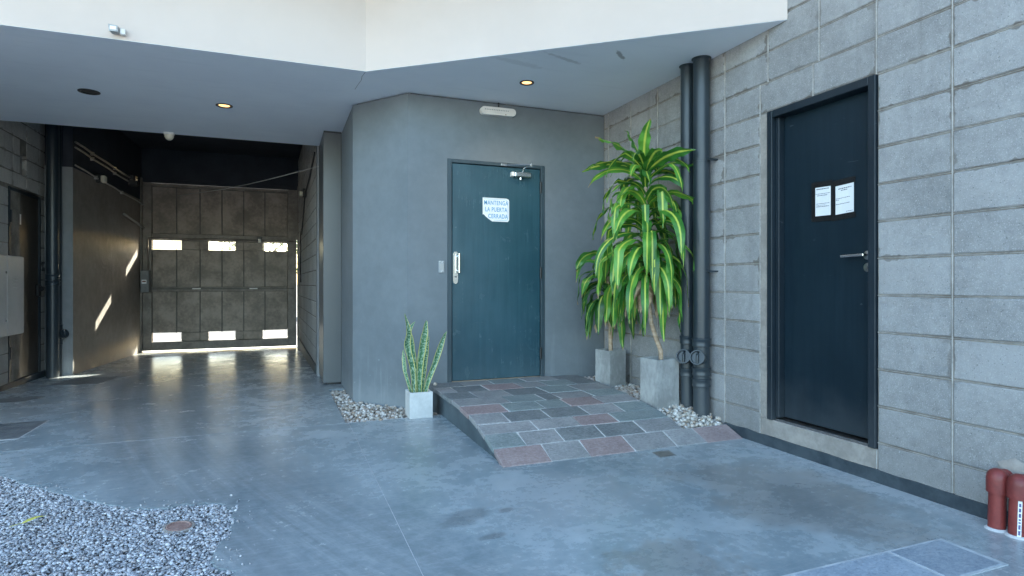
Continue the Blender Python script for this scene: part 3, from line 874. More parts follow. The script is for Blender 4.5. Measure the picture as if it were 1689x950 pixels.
# ------------------------------------------------------------------ grey entrance wall with the angled corner
ew = thing('entrance_wall', 'smooth dark grey rendered wall with an angled corner beside the teal door', 'wall', (1.5, 5.3, 0))
TOP = SOF - 0.012
DX0, DX1, EZ0, EZ1 = 1.425, 2.405, 0.185, 2.245
m = MB(); m.box(1.06, DX0, YD, YD + 0.2, -0.3, TOP); m.box(DX1, XR + 0.004, YD, YD + 0.2, -0.3, TOP)
m.box(DX0, DX1, YD, YD + 0.199, EZ1, TOP)
m.build('wall_face', 'wall', ew)
m = MB(); m.prism([(1.0598, YD), (1.0598, 5.46), (0.845, 5.817), (0.645, 5.817)], -0.3, TOP); m.build('corner_face', 'wall', ew)
m = MB(); m.prism([(0.645, 5.8175), (0.845, 5.8175), (0.845, 7.2), (0.645, 7.2)], -0.3, TOP); m.build('side_face', 'wall', ew)
m = MB(); m.box(1.09, XR - 0.001, YD + 0.02, YD + 0.15, TOP + 0.0005, SOF + 0.02); m.prism([(1.07, YD + 0.03), (1.07, 5.4), (0.8, 5.80), (0.68, 5.80)], TOP + 0.0005, SOF + 0.021)
m.box(0.668, 0.8, 5.83, 7.1, TOP + 0.0005, SOF + 0.022)
m.build('shadow_gap', 'black', ew)
m = MB(); m.box(1.2, 2.6, YD + 0.16, YD + 0.20, 0.0, 2.4); m.build('door_backing', 'black', ew)

# ------------------------------------------------------------------ white upper storey with soffit
up = thing('upper_storey', 'white upper storey overhanging the entrance with a pale soffit', 'building', (0, 5, SOF))
FA = (-7.0, 4.875); FB = (0.641, 4.875); FC = (XR - 0.003, 2.918)
m = MB(); m.prism([FA, FB, (0.641, 5.02), (-7.0, 5.02)], SOF + 0.002, HT); m.build('fascia', 'fascia', up)
d = (Vector(FC) - Vector(FB)).normalized(); nn = Vector((-d.y, d.x))
if nn.y < 0: nn = -nn
m = MB(); m.prism([(0.6412, 4.8752), FC, (FC[0], FC[1] + 0.18), (0.6412, 5.05)], SOF + 0.0025, HT)
m.build('fascia', 'fascia', up)
m = MB(); m.prism([(-6.9, 4.877), (0.642, 4.877), (XR - 0.001, 2.921), (XR - 0.001, 5.45), (0.95, 6.0), (0.85, 7.74), (-6.9, 7.74)], SOF, SOF + 0.12)
m.build('soffit', 'soffit', up)
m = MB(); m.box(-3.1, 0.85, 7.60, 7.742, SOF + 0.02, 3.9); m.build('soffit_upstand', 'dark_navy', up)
m = MB(); m.prism([(-7.0, 4.9), (0.64, 4.9), (XR + 0.2, 2.95), (XR + 0.2, 12.6), (-7.0, 12.6)], HT - 0.13, HT - 0.05); m.build('roof', 'fascia', up)
m = MB(); m.prism([(-7.0, 3.75), (0.25, 3.75), (XR - 0.002, 1.45), (XR - 0.002, 3.0), (0.66, 4.95), (-7.0, 4.95)], HT + 0.001, HT + 0.16); m.build('eave', 'fascia', up)  # unseen overhang added above the view to keep sky light off the fascia
m = MB(); m.box(-7.0, XR + 0.2, 12.46, 12.66, 3.5, HT); m.box(-7.0, -6.8, 5.0, 12.5, -0.4, HT - 0.01); m.box(XR + 0.02, XR + 0.19, 8.0, 12.5, -0.4, HT - 0.01)
m.box(0.70, XR + 0.19, 12.45, 12.62, -0.4, 3.52); m.box(-7.0, -2.45, 12.45, 12.62, -0.4, 3.52)
m.build('outer_wall', 'fascia', up)
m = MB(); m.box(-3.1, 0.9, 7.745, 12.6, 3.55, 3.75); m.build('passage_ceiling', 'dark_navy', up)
# hairline crack in the soffit render
m = MB(); cp = [(0.641, 4.89), (0.628, 5.0), (0.634, 5.1), (0.622, 5.22), (0.612, 5.36)]
for a, b in zip(cp, cp[1:]):
    m.quad([(a[0] - 0.0016, a[1], SOF - 0.0012), (a[0] + 0.0016, a[1], SOF - 0.0012), (b[0] + 0.0016, b[1], SOF - 0.0012), (b[0] - 0.0016, b[1], SOF - 0.0012)])
m.build('crack', 'tape', up)

# ------------------------------------------------------------------ passage left wall and jog
pw = thing('passage_wall', 'rough brownish wall on the left of the garage passage', 'wall', (-2.5, 9.2, 0))
m = MB(); m.prism([(-2.505, 9.203), (-2.335, 12.45), (-2.6, 12.45), (-2.78, 9.35)], -0.4, 2.60); m.build('wall_face', 'passage_wall', pw)
m = MB(); m.prism([(-2.507, 9.2032), (-2.337, 12.4495), (-2.6, 12.4495), (-2.78, 9.36)], 2.6005, 3.56); m.build('upper_band', 'dark_navy', pw)
m = MB(); m.prism([(XL - 0.01, 9.20), (-2.502, 9.20), (-2.52, 9.40), (XL - 0.01, 9.40)], -0.4, 2.602); m.build('return_face', 'jog_wall', pw)
m = MB(); m.prism([(XL - 0.01, 9.201), (-2.503, 9.201), (-2.52, 9.40), (XL - 0.01, 9.40)], 2.603, 3.56); m.build('upper_return', 'dark_navy', pw)

# ------------------------------------------------------------------ steel column
cl_ = thing('steel_column', 'weathered grey steel column at the mouth of the garage passage', 'column', (0.55, 7.2, 0))
m = MB(); m.box(0.446, 0.644, 6.93, 7.735, -0.02, 2.79, b=0.004); m.build('casing', 'column', cl_)
m = MB(); m.box(0.50, 0.66, 6.98, 7.70, -0.4, -0.021); m.build('foot', 'black', cl_)
m = MB(); m.box(0.452, 0.644, 6.936, 7.73, 2.7905, SOF - 0.001); m.build('top_gap', 'black', cl_)

# ------------------------------------------------------------------ entrance door
ed = thing('entrance_door', 'large teal metal door with chrome pull handle above the stone ramp', 'door', (1.9, YD, EZ0))
fr = [(DX0 + 0.001, DX0 + 0.042, EZ0, EZ1 - 0.001), (DX1 - 0.042, DX1 - 0.001, EZ0, EZ1 - 0.001)]
for x0, x1, z0, z1 in fr:
    m = MB(); m.box(x0, x1, YD - 0.008, YD + 0.12, z0, z1, b=0.003); m.build('frame_jamb', 'door_frame', ed)
m = MB(); m.box(DX0 + 0.0425, DX1 - 0.0425, YD - 0.007, YD + 0.12, EZ1 - 0.034, EZ1 - 0.0015, b=0.003); m.build('frame_head', 'door_frame', ed)
leaf = MB().box(DX0 + 0.048, DX1 - 0.048, YD + 0.004, YD + 0.05, EZ0 + 0.012, EZ1 - 0.040, b=0.003).build('door_leaf', 'door', ed)
m = MB(); m.box(DX0 + 0.0425, DX1 - 0.0425, YD - 0.004, YD + 0.12, EZ0, EZ0 + 0.008); m.build('threshold', 'cane', ed)
hx = 1.503
def stadium(m, x, z0, z1, w, y0, y1, n=8):
    pts = [(x + w * math.cos(a), z1 - w + w * math.sin(a)) for a in [math.pi * i / n for i in range(n + 1)]]
    pts += [(x + w * math.cos(a), z0 + w + w * math.sin(a)) for a in [math.pi + math.pi * i / n for i in range(n + 1)]]
    i = len(m.v); k = len(pts)
    m.v += [(px, y0, pz) for px, pz in pts] + [(px, y1, pz) for px, pz in pts]
    m.f.append(tuple(range(i, i + k))); m.f.append(tuple(range(i + k, i + 2 * k))[::-1])
    for j in range(k):
        m.f.append((i + j, i + (j + 1) % k, i + k + (j + 1) % k, i + k + j))
m = MB(); stadium(m, hx, 1.094, 1.391, 0.023, YD - 0.006, YD + 0.0035); pl = m.build('handle_plate', 'chrome', ed)
m = MB(); m.tube([(hx + 0.012, YD - 0.004, 1.345), (hx + 0.018, YD - 0.05, 1.345), (hx + 0.020, YD - 0.058, 1.365)], 0.008)
m.tube([(hx + 0.012, YD - 0.004, 1.215), (hx + 0.018, YD - 0.05, 1.215), (hx + 0.020, YD - 0.058, 1.200)], 0.008)
m.tube([(hx + 0.020, YD - 0.058, 1.372), (hx + 0.020, YD - 0.058, 1.195)], 0.010)
m.build('pull_bar', 'chrome', pl)
m = MB(); m.box(hx - 0.010, hx + 0.010, YD - 0.0075, YD - 0.0062, 1.155, 1.163); m.build('keyhole', 'black', pl)
for hz in (2.03, 1.20, 0.42):
    m = MB(); m.cyl((DX1 - 0.046, YD - 0.014, hz - 0.055), (DX1 - 0.046, YD - 0.014, hz + 0.055), 0.011, 10); m.build('hinge', 'black', ed)
# door closer
cz = 2.135
cb = MB().box(2.075, 2.245, YD - 0.055, YD + 0.0035, cz - 0.024, cz + 0.024, b=0.008).build('door_closer', 'chrome', ed)
m = MB(); m.box(2.045, 2.072, YD - 0.048, YD + 0.003, cz - 0.020, cz + 0.024, b=0.004); m.build('end_cap', 'white_plastic', cb)
m = MB(); m.lathe([(0.014, -0.01), (0.014, 0.012)], (2.14, YD - 0.03, cz - 0.038), (0, 0, 1), 12); m.build('spindle_cap', 'chrome', cb)
m = MB(); m.tube([(2.16, YD - 0.03, cz + 0.02), (2.165, YD - 0.045, cz + 0.06), (2.195, YD - 0.16, cz + 0.075)], 0.006, 6)
m.tube([(2.195, YD - 0.16, cz + 0.08), (1.975, YD - 0.012, cz + 0.085)], 0.0055, 6)
m.box(2.185, 2.205, YD - 0.17, YD - 0.15, cz + 0.055, cz + 0.098, b=0.003)
m.build('closer_arm', 'chrome', cb)
m = MB(); m.box(1.945, 2.005, YD - 0.022, YD - 0.0072, cz + 0.076, cz + 0.10, b=0.003); m.build('arm_bracket', 'steel', cb)

def text(body, size, mat, parent, mtx, name='lettering', sx=1.0, bold=0.0):
    cu = bpy.data.curves.new(name, 'FONT'); cu.body = body; cu.size = size; cu.align_x = 'CENTER'; cu.align_y = 'CENTER'; cu.offset = bold
    cu.resolution_u = 3; cu.space_character = 1.08
    t = bpy.data.objects.new(name + '_curve', cu); col.objects.link(t)
    bpy.context.view_layer.update()
    me = bpy.data.meshes.new_from_object(t.evaluated_get(bpy.context.evaluated_depsgraph_get()))
    bpy.data.objects.remove(t); bpy.data.curves.remove(cu)
    me.name = name; me.materials.clear(); me.materials.append(M[mat])
    o = bpy.data.objects.new(name, me); col.objects.link(o)
    o.parent = parent; o.matrix_parent_inverse = Matrix.Translation(parent_world(parent)).inverted()
    o.matrix_basis = mtx @ Matrix.Diagonal((sx, 1, 1, 1))
    return o
# sticker on the door: MANTENGA LA PUERTA CERRADA
sg = thing('door_sticker', 'white sticker with blue capital lettering on the teal door, torn corner', 'sign', (1.9, YD, 1.8))
x0, x1, z0, z1 = 1.768, 2.034, 1.683, 1.905
def plate_xz(pts, y, t, name, mat, parent):
    m = MB(); n = len(pts)
    m.v = [(x, y, z) for x, z in pts] + [(x, y + t, z) for x, z in pts]
    m.f = [tuple(range(n)), tuple(range(n, 2 * n))[::-1]] + [(j, (j + 1) % n, n + (j + 1) % n, n + j) for j in range(n)]
    return m.build(name, mat, parent)
plate_xz([(x0, z1), (x1 - 0.028, z1), (x1 - 0.006, z1 - 0.008), (x1, z1 - 0.022), (x1, z0 + 0.02), (x1 - 0.012, z0), (x0 + 0.095, z0), (x0 + 0.06, z0 + 0.022), (x0 + 0.03, z0 + 0.045), (x0 + 0.012, z0 + 0.064), (x0, z0 + 0.062)],
         YD + 0.0010, 0.0022, 'sticker_sheet', 'sign_white', sg)
FACE_Y = lambda x, y, z: Matrix.Translation((x, y, z)) @ Matrix.Rotation(R(90), 4, 'X')
text('MANTENGA', 0.058, 'sign_blue', sg, FACE_Y(1.902, YD + 0.0004, 1.857), sx=0.72, bold=0.0006)
text('LA PUERTA', 0.058, 'sign_blue', sg, FACE_Y(1.902, YD + 0.0004, 1.794), sx=0.72, bold=0.0006)
text('CERRADA', 0.058, 'sign_blue', sg, FACE_Y(1.920, YD + 0.0004, 1.731), sx=0.72, bold=0.0006)
m = MB()
bw = 0.0022
bpts = [(x0 + 0.012, z1 - 0.012), (x1 - 0.03, z1 - 0.012), (x1 - 0.012, z1 - 0.03), (x1 - 0.012, z0 + 0.03), (x1 - 0.024, z0 + 0.013), (x0 + 0.11, z0 + 0.013)]
for a, b in zip(bpts, bpts[1:]):
    dd = (Vector(b) - Vector(a)).normalized(); q = Vector((-dd.y, dd.x)) * bw * 0.5
    m.quad([(a[0] + q.x, YD + 0.0006, a[1] + q.y), (b[0] + q.x, YD + 0.0006, b[1] + q.y), (b[0] - q.x, YD + 0.0006, b[1] - q.y), (a[0] - q.x, YD + 0.0006, a[1] - q.y)])
m.build('border_line', 'sign_blue', sg)
# push-button / reader beside the door
rd = thing('wall_reader', 'small grey access reader plate on the wall left of the teal door', 'switch', (1.37, YD, 1.25))
m = MB(); m.box(1.343, 1.395, YD - 0.014, YD + 0.001, 1.195, 1.305, b=0.003); m.build('housing', 'grey_plastic', rd)
m = MB(); m.box(1.349, 1.389, YD - 0.017, YD - 0.0145, 1.222, 1.278, b=0.001); m.build('cover', 'cabinet', rd)
for px, pz in ((1.355, 1.294), (1.378, 1.290), (1.374, 1.207)):
    m = MB(); m.lathe([(0.006, 0), (0.006, 0.004), (0.002, 0.006)], (px, YD - 0.0145, pz), (0, -1, 0), 10); m.build('screw', 'chrome', rd)
# emergency lamp
el = thing('emergency_light', 'oblong white emergency lamp high on the wall above the door', 'lamp', (1.908, YD, 2.72))
def stadium_h(m, x0, x1, zc, w, y0, y1, tilt, n=8):
    pts = [(x1 - w + w * math.cos(a), w * math.sin(a)) for a in [-math.pi / 2 + math.pi * i / n for i in range(n + 1)]]
    pts += [(x0 + w + w * math.cos(a), w * math.sin(a)) for a in [math.pi / 2 + math.pi * i / n for i in range(n + 1)]]
    i = len(m.v); k = len(pts); xc = (x0 + x1) / 2
    pp = [(px, zc + pz + (px - xc) * tilt) for px, pz in pts]
    m.v += [(px, y0, pz) for px, pz in pp] + [(px, y1, pz) for px, pz in pp]
    m.f.append(tuple(range(i, i + k))); m.f.append(tuple(range(i + k, i + 2 * k))[::-1])
    for j in range(k): m.f.append((i + j, i + (j + 1) % k, i + k + (j + 1) % k, i + k + j))
m = MB(); stadium_h(m, 1.735, 2.085, 2.715, 0.036, YD - 0.05, YD - 0.001, 0.01); m.build('housing', 'white_plastic', el)
m = MB(); stadium_h(m, 1.75, 2.03, 2.722, 0.024, YD - 0.056, YD - 0.0505, 0.01); m.build('lens', 'white_plastic', el)
for i in range(14):
    m = MB(); xx = 1.775 + i * 0.0175
    m.lathe([(0.0055, 0), (0.0045, 0.004), (0.001, 0.006)], (xx, YD - 0.0562, 2.722 + (xx - 1.91) * 0.01), (0, -1, 0), 8); m.build('diode', 'grey_plastic', el)
m = MB(); m.box(1.975, 1.985, YD - 0.054, YD - 0.0503, 2.686, 2.691); m.build('indicator', 'red_pipe', el)
m = MB(); m.tube([(1.925, YD - 0.006, 2.75), (1.925, YD - 0.006, SOF - 0.002)], 0.005, 6); m.build('cable', 'black', el)

# ------------------------------------------------------------------ side door in the block wall
sd = thing('side_door', 'dark navy metal door with two taped notices in the block wall', 'door', (XR, 2.69, DZ0))
FX0, FX1 = XR - 0.012, XR + 0.10
m = MB(); m.box(FX0, FX1, DY0 + 0.001, DY0 + 0.045, DZ0 + 0.010, DZ1 - 0.001, b=0.003); m.build('frame_jamb', 'side_frame', sd)
m = MB(); m.box(FX0, FX1, DY1 - 0.045, DY1 - 0.001, DZ0 + 0.010, DZ1 - 0.001, b=0.003); m.build('frame_jamb', 'side_frame', sd)
m = MB(); m.box(FX0 + 0.0005, FX1, DY0 + 0.0455, DY1 - 0.0455, DZ1 - 0.05, DZ1 - 0.0015, b=0.003); m.build('frame_head', 'side_frame', sd)
m = MB(); m.box(XR + 0.02, FX1 - 0.001, DY1 - 0.075, DY1 - 0.0455, DZ0 + 0.03, DZ1 - 0.051, b=0.003); m.build('door_stop', 'side_frame', sd)
m = MB(); m.box(XR + 0.02, FX1 - 0.001, DY0 + 0.0455, DY1 - 0.0455, DZ0 + 0.0095, DZ0 + 0.02); m.build('threshold', 'steel', sd)
m = MB(); m.box(XR + 0.065, XR + 0.11, DY0 + 0.046, DY1 - 0.077, DZ0 + 0.034, DZ1 - 0.052, b=0.002); m.build('door_leaf', 'side_door', sd)
DF = XR + 0.065
m = MB(); m.lathe([(0.026, 0), (0.026, 0.006), (0.022, 0.009)], (DF + 0.0005, 2.405, 1.26), (-1, 0, 0), 18); ro_ = m.build('handle_rose', 'steel', sd)
m = MB(); m.cyl((DF - 0.008, 2.405, 1.262), (DF - 0.05, 2.405, 1.262), 0.009, 10); m.tube([(DF - 0.048, 2.400, 1.262), (DF - 0.048, 2.54, 1.258)], 0.0095, 10); m.build('lever', 'chrome', ro_)
m = MB(); m.lathe([(0.026, 0), (0.026, 0.005), (0.02, 0.008), (0.008, 0.008), (0.007, 0.014)], (DF + 0.0005, 2.405, 1.19), (-1, 0, 0), 18); m.build('lock_cylinder', 'steel', sd)
# notices
def notice(label, y0, y1, z0, z1, tilt, lines):
    t = thing('paper_notice', label, 'notice', (DF, (y0 + y1) / 2, z0), 'notices taped to the side door')
    x = DF - 0.0022
    def q(ya, yb, za, zb, xx, name, mat):
        m = MB(); yc = (y0 + y1) / 2
        f_ = lambda y, z: (xx, y, z + (y - yc) * tilt)
        m.quad([f_(ya, za), f_(yb, za), f_(yb, zb), f_(ya, zb)])
        m.quad([(a + 0.0006, b, c) for a, b, c in (f_(yb, za), f_(ya, za), f_(ya, zb), f_(yb, zb))])
        return m.build(name, mat, t)
    q(y0, y1, z0, z1, x, 'sheet', 'paper')
    for (a, b, c, d_) in ((y0 - 0.012, y1 + 0.012, z1 - 0.004, z1 + 0.032), (y0 - 0.012, y1 + 0.012, z0 - 0.030, z0 + 0.004), (y1 - 0.003, y1 + 0.026, z0 - 0.028, z1 + 0.03)):
        q(a, b, c, d_, x - 0.0012 - rng.uniform(0, 0.0004), 'tape_strip', 'tape')
    r = random.Random(int(y0 * 1000))
    w = y1 - y0; h = z1 - z0
    m = MB(); yc = (y0 + y1) / 2
    for (fz_, a, b, hh) in lines:
        zz = z0 + h * fz_; yy = y1 - w * a
        while yy > y1 - w * b:
            l = w * r.uniform(0.04, 0.11)
            ye = max(yy - l, y1 - w * b)
            m.quad([(x - 0.0009, ye, zz + (ye - yc) * tilt), (x - 0.0009, yy, zz + (yy - yc) * tilt), (x - 0.0009, yy, zz + hh + (yy - yc) * tilt), (x - 0.0009, ye, zz + hh + (ye - yc) * tilt)])
            yy = ye - w * 0.02
    tag(m.build('print', 'ink', t), kind='stuff')
notice('left of two white printed notices taped to the dark side door', 2.650, 2.764, 1.514, 1.700, 0.02,
       [(0.90, 0.1, 0.88, 0.0055), (0.75, 0.05, 0.95, 0.003), (0.69, 0.15, 0.80, 0.004), (0.42, 0.08, 0.92, 0.003), (0.37, 0.1, 0.7, 0.002), (0.32, 0.1, 0.9, 0.004)])
notice('right of two white printed notices taped to the dark side door, slightly larger', 2.494, 2.619, 1.512, 1.692, -0.06,
       [(0.85, 0.18, 0.88, 0.005), (0.79, 0.32, 0.68, 0.005), (0.54, 0.05, 0.80, 0.003), (0.49, 0.05, 0.22, 0.003), (0.35, 0.05, 0.80, 0.0035), (0.07, 0.6, 0.95, 0.003)])

# ------------------------------------------------------------------ stone ramp
rp = thing('stone_ramp', 'sloping entrance ramp paved with mixed grey and purple stone tiles', 'ramp', (2.0, 4.2, 0))
RX0, RX1 = 1.242, 2.668
ys = [3.30, 3.47, 3.64, 3.80, 4.0, 4.215, 4.455, 4.75, 5.02, YD - 0.003]
joints = [[1.56, 1.83, 2.16, 2.49, 2.74], [1.46, 1.73, 2.04, 2.36], [1.62, 1.95, 2.25], [1.48, 1.79, 2.10, 2.40], [1.55, 1.84, 2.05, 2.34], [1.65, 1.94, 2.08, 2.38],
          [1.47, 1.76, 2.08, 2.38], [1.38, 1.66, 1.98, 2.22, 2.50], [1.52, 1.80, 2.12, 2.45]]
kinds = ['rgrggr', 'ngddg', 'ggrn', 'gddgn', 'rnnrg', 'gndgng', 'dgdng', 'gdrgnd', 'dgngd']
kmap = {'r': 'tile_red', 'g': 'tile_grey', 'n': 'tile_green', 'd': 'tile_dark'}
body = MB()
n = len(ys)
pr = [(3.315, -0.05)] + [(y, ramp_z(y) - 0.013) for y in ys] + [(YD - 0.003, -0.05)]
i0 = 0
RB1 = RX1 - 0.002
body.v = [(RX0 + 0.012, y, z) for y, z in pr] + [(RB1, y, z) for y, z in pr]
k = len(pr)
body.f = [tuple(range(k)), tuple(range(k, 2 * k))[::-1]] + [(j, (j + 1) % k, k + (j + 1) % k, k + j) for j in range(k)]
body.build('ramp_body', 'ramp_side', rp)
gm = MB()
for j in range(len(ys) - 1):
    xr = XR - 0.012 if j == 0 else RX1 + (0.0 if j < 5 else 0.02 * (j - 4))
    ya, yb = ys[j], ys[j + 1]
    za, zb = ramp_z(ya), ramp_z(yb)
    gm.quad([(RX0 + 0.004, ya, za - 0.003), (xr - 0.003, ya, za - 0.003), (xr - 0.003, yb, zb - 0.003), (RX0 + 0.004, yb, zb - 0.003)])
    xs = [RX0 - 0.006] + joints[j] + [xr]
    for q in range(len(xs) - 1):
        xa, xb = xs[q] + (0.0045 if q else 0), xs[q + 1] - 0.0045
        a_, b_ = ya + (0.0045 if j else 0.0), yb - 0.0045
        dz = rng.uniform(-0.0008, 0.0035)
        t_ = (zb - za) / (yb - ya)
        jj = lambda: rng.uniform(-0.005, 0.005)
        top = [(xa + jj(), a_, za + t_ * (a_ - ya) + dz), (xb + jj(), a_, za + t_ * (a_ - ya) + dz), (xb + jj(), b_, za + t_ * (b_ - ya) + dz), (xa + jj(), b_, za + t_ * (b_ - ya) + dz)]
        bm = bmesh.new()
        vt = [bm.verts.new(p_) for p_ in top]; vb = [bm.verts.new((p_[0], p_[1], p_[2] - 0.032)) for p_ in top]
        bm.faces.new(vt); bm.faces.new(vb[::-1])
        for e_ in range(4): bm.faces.new((vt[e_], vb[e_], vb[(e_ + 1) % 4], vt[(e_ + 1) % 4]))
        bmesh.ops.recalc_face_normals(bm, faces=bm.faces[:])
        te = [e_ for e_ in bm.edges if e_.verts[0] in vt and e_.verts[1] in vt]
        bmesh.ops.bevel(bm, geom=te, offset=0.0025, segments=1, affect='EDGES')
        m = MB(); m.addbm(bm)
        kk = kinds[j][q % len(kinds[j])]
        m.build('tile', kmap[kk], rp)
gm.build('grout', 'grout', rp)

# ------------------------------------------------------------------ floor plates
def plate_obj(name, label, cat, poly, z, mat, frame=None, pattern=False):
    t = thing(name, label, cat, (poly[0][0], poly[0][1], z))
    m = MB(); m.prism(poly, lambda x, y: fz(y) - 0.02, lambda x, y: fz(y) + z); pl_ = m.build('cover', mat, t)
    if frame:
        c = Vector((sum(p_[0] for p_ in poly) / len(poly), sum(p_[1] for p_ in poly) / len(poly)))
        big = [tuple(c + (Vector(p_) - c) * 1.0 + (Vector(p_) - c).normalized() * 0.018) for p_ in poly]
        m = MB(); m.prism(big, lambda x, y: fz(y) - 0.02, lambda x, y: fz(y) + z - 0.003); m.build('frame', frame, t)
    if pattern:
        x0_, x1_ = min(p_[0] for p_ in poly), max(p_[0] for p_ in poly); y0_, y1_ = min(p_[1] for p_ in poly), max(p_[1] for p_ in poly)
        m = MB(); s_ = 0.034; i = 0
        ny = int((y1_ - y0_ - 0.03) / s_); nx = int((x1_ - x0_ - 0.03) / s_)
        for a in range(nx):
            for b in range(ny):
                xx = x0_ + 0.03 + a * s_; yy = y0_ + 0.03 + b * s_; g_ = 1 if (a + b) % 2 else -1
                if not inside(poly, np.array([[xx, yy]]))[0]: continue
                dx_, dy_ = 0.011, 0.011 * g_; w_ = 0.0035
                zz = fz(yy) + z
                m.quad([(xx - dx_ - w_, yy - dy_, zz + 0.0002), (xx, yy - w_ * 1.2 * g_, zz + 0.0022), (xx + dx_ + w_, yy + dy_, zz + 0.0002), (xx, yy + w_ * 1.2 * g_, zz + 0.0022)])
        m.build('tread_pattern', mat, t)
    return t
plate_obj('manhole_cover', 'dark chequered steel cover with pale rim in the floor at far left', 'manhole cover', [(-2.35, 5.20), (-1.745, 5.20), (-1.765, 5.86), (-2.35, 5.86)], 0.004, 'plate', 'joint', True)
plate_obj('inspection_cover', 'small flat grey cover in the floor beside the left block wall', 'inspection cover', [(-2.70, 7.02), (-2.30, 7.02), (-2.22, 7.32), (-2.70, 7.32)], 0.003, 'plate')
plate_obj('drain_cover', 'long dark cover in the floor in front of the left downpipes', 'drain cover', [(-2.46, 8.22), (-1.98, 8.12), (-1.86, 8.72), (-2.36, 8.80)], 0.003, 'plate', None, True)
gr = thing('floor_grate', 'slotted dark grate in the passage floor close to the gate', 'grate', (-1.9, 11.4, fz(11.4)))
m = MB(); m.prism([(-2.1, 11.35), (-1.55, 11.35), (-1.55, 11.75), (-2.1, 11.75)], lambda x, y: fz(y) - 0.02, lambda x, y: fz(y) + 0.002); m.build('pan', 'black', gr)
for i in range(14):
    xx = -2.09 + i * 0.04
    m = MB(); m.prism([(xx, 11.36), (xx + 0.018, 11.36), (xx + 0.018, 11.74), (xx, 11.74)], lambda x, y: fz(y), lambda x, y: fz(y) + 0.006); m.build('slat', 'plate', gr)
dp = thing('drain_plate', 'small square steel drain plate in the floor before the ramp', 'drain', (2.3, 3.18, 0))
m = MB(); m.prism([(2.235, 3.135), (2.345, 3.135), (2.365, 3.235), (2.255, 3.235)], -0.01, 0.004); m.build('cover', 'steel', dp)
m = MB(); m.prism([(2.226, 3.128), (2.352, 3.128), (2.374, 3.242), (2.248, 3.242)], -0.01, 0.0025); m.build('frame', 'plate', dp)
# round lid lying in the gravel
ld = thing('round_lid', 'round reddish clay lid lying flush in the gravel', 'lid', (-0.428, 3.04, 0))
m = MB(); m.lathe([(0.052, 0.0), (0.052, 0.006), (0.046, 0.008), (0.044, 0.004), (0.0, 0.004)], (-0.428, 3.04, -0.004), (0.05, -0.05, 1), 28, cap=False); m.build('disc', 'lid', ld)
m = MB(); m.lathe([(0.064, -0.01), (0.064, 0.003), (0.054, 0.005), (0.054, -0.01)], (-0.428, 3.04, -0.003), (0.05, -0.05, 1), 28, cap=False); m.build('ring', 'sillcem', ld)

# ------------------------------------------------------------------ downpipes
def pipe_thing(label, x, y, r, z0, z1, collars, wye, clamps, wall, group='dark downpipes', wdir=(-1, 0.15)):
    t = thing('downpipe', label, 'pipe', (x, y, z0), group)
    m = MB(); m.lathe([(r, 0), (r, z1 - z0)], (x, y, z0), (0, 0, 1), 28); m.build('tube', 'pipe', t)
    for c in collars:
        m = MB(); m.lathe([(r + 0.001, -0.032), (r + 0.007, -0.030), (r + 0.009, -0.02), (r + 0.006, -0.014), (r + 0.006, 0.014), (r + 0.010, 0.02), (r + 0.010, 0.030), (r + 0.001, 0.034)], (x, y, c), (0, 0, 1), 28, cap=False); m.build('collar', 'pipe', t)
    m = MB(); m.lathe([(r + 0.001, -0.012), (r + 0.012, -0.004), (r + 0.012, 0.0)], (x, y, z1), (0, 0, 1), 28, cap=False); m.build('ceiling_collar', 'pipe', t)
    if wye:
        d_ = Vector((wdir[0], wdir[1], 0.22)).normalized()
        c = Vector((x, y, wye - 0.02)) + d_ * r * 0.3
        m = MB(); m.lathe([(0.046, 0), (0.046, r + 0.02), (0.055, r + 0.021), (0.055, r + 0.055), (0.047, r + 0.055), (0.045, r + 0.035), (0.0, r + 0.035)], c, d_, 24, cap=False); w_ = m.build('cleanout_branch', 'pipe', t)
        e = c + d_ * (r + 0.047)
        s_ = Vector((0, 0, 1)); s_ = (s_ - d_ * s_.dot(d_)).normalized()
        m = MB(); m.tube([e - s_ * 0.042, e - s_ * 0.015 + d_ * 0.004 , e + s_ * 0.015 + d_ * 0.004, e + s_ * 0.042], 0.009, 6); m.build('cap_grip', 'pipe', w_)
    for c in clamps:
        m = MB(); m.lathe([(r + 0.001, -0.008), (r + 0.003, -0.008), (r + 0.003, 0.008), (r + 0.001, 0.008)], (x, y, c), (0, 0, 1), 24, cap=False)
        m.box(min(x, wall), max(x, wall), y - r - 0.03, y - r - 0.004, c - 0.005, c + 0.005)
        m.build('clamp', 'pipe', t)
    return t
pipe_thing('thinner dark downpipe nearer the plants, half behind its neighbour', 2.985, 3.83, 0.053, 0.06, SOF - 0.001, [0.655, 0.40], 0.53, [], XR + 0.01, wdir=(-0.80, -0.6))
pipe_thing('thicker dark downpipe nearest the side door on the block wall', 2.985, 3.665, 0.061, 0.03, SOF - 0.001, [0.65, 0.43, 0.345], 0.54, [2.03, 1.19], XR + 0.01, wdir=(-0.80, -0.6))
pipe_thing('thick dark downpipe at far left beside the block wall', -2.665, 9.02, 0.068, fz(9) - 0.01, SOF + 0.8, [1.18, 1.10], None, [], XL)
pipe_thing('thin dark downpipe at far left tucked against the passage wall', -2.637, 9.135, 0.035, fz(9) - 0.01, SOF + 0.8, [0.54, 0.35], 0.46, [], XL, wdir=(0.85, -0.5))
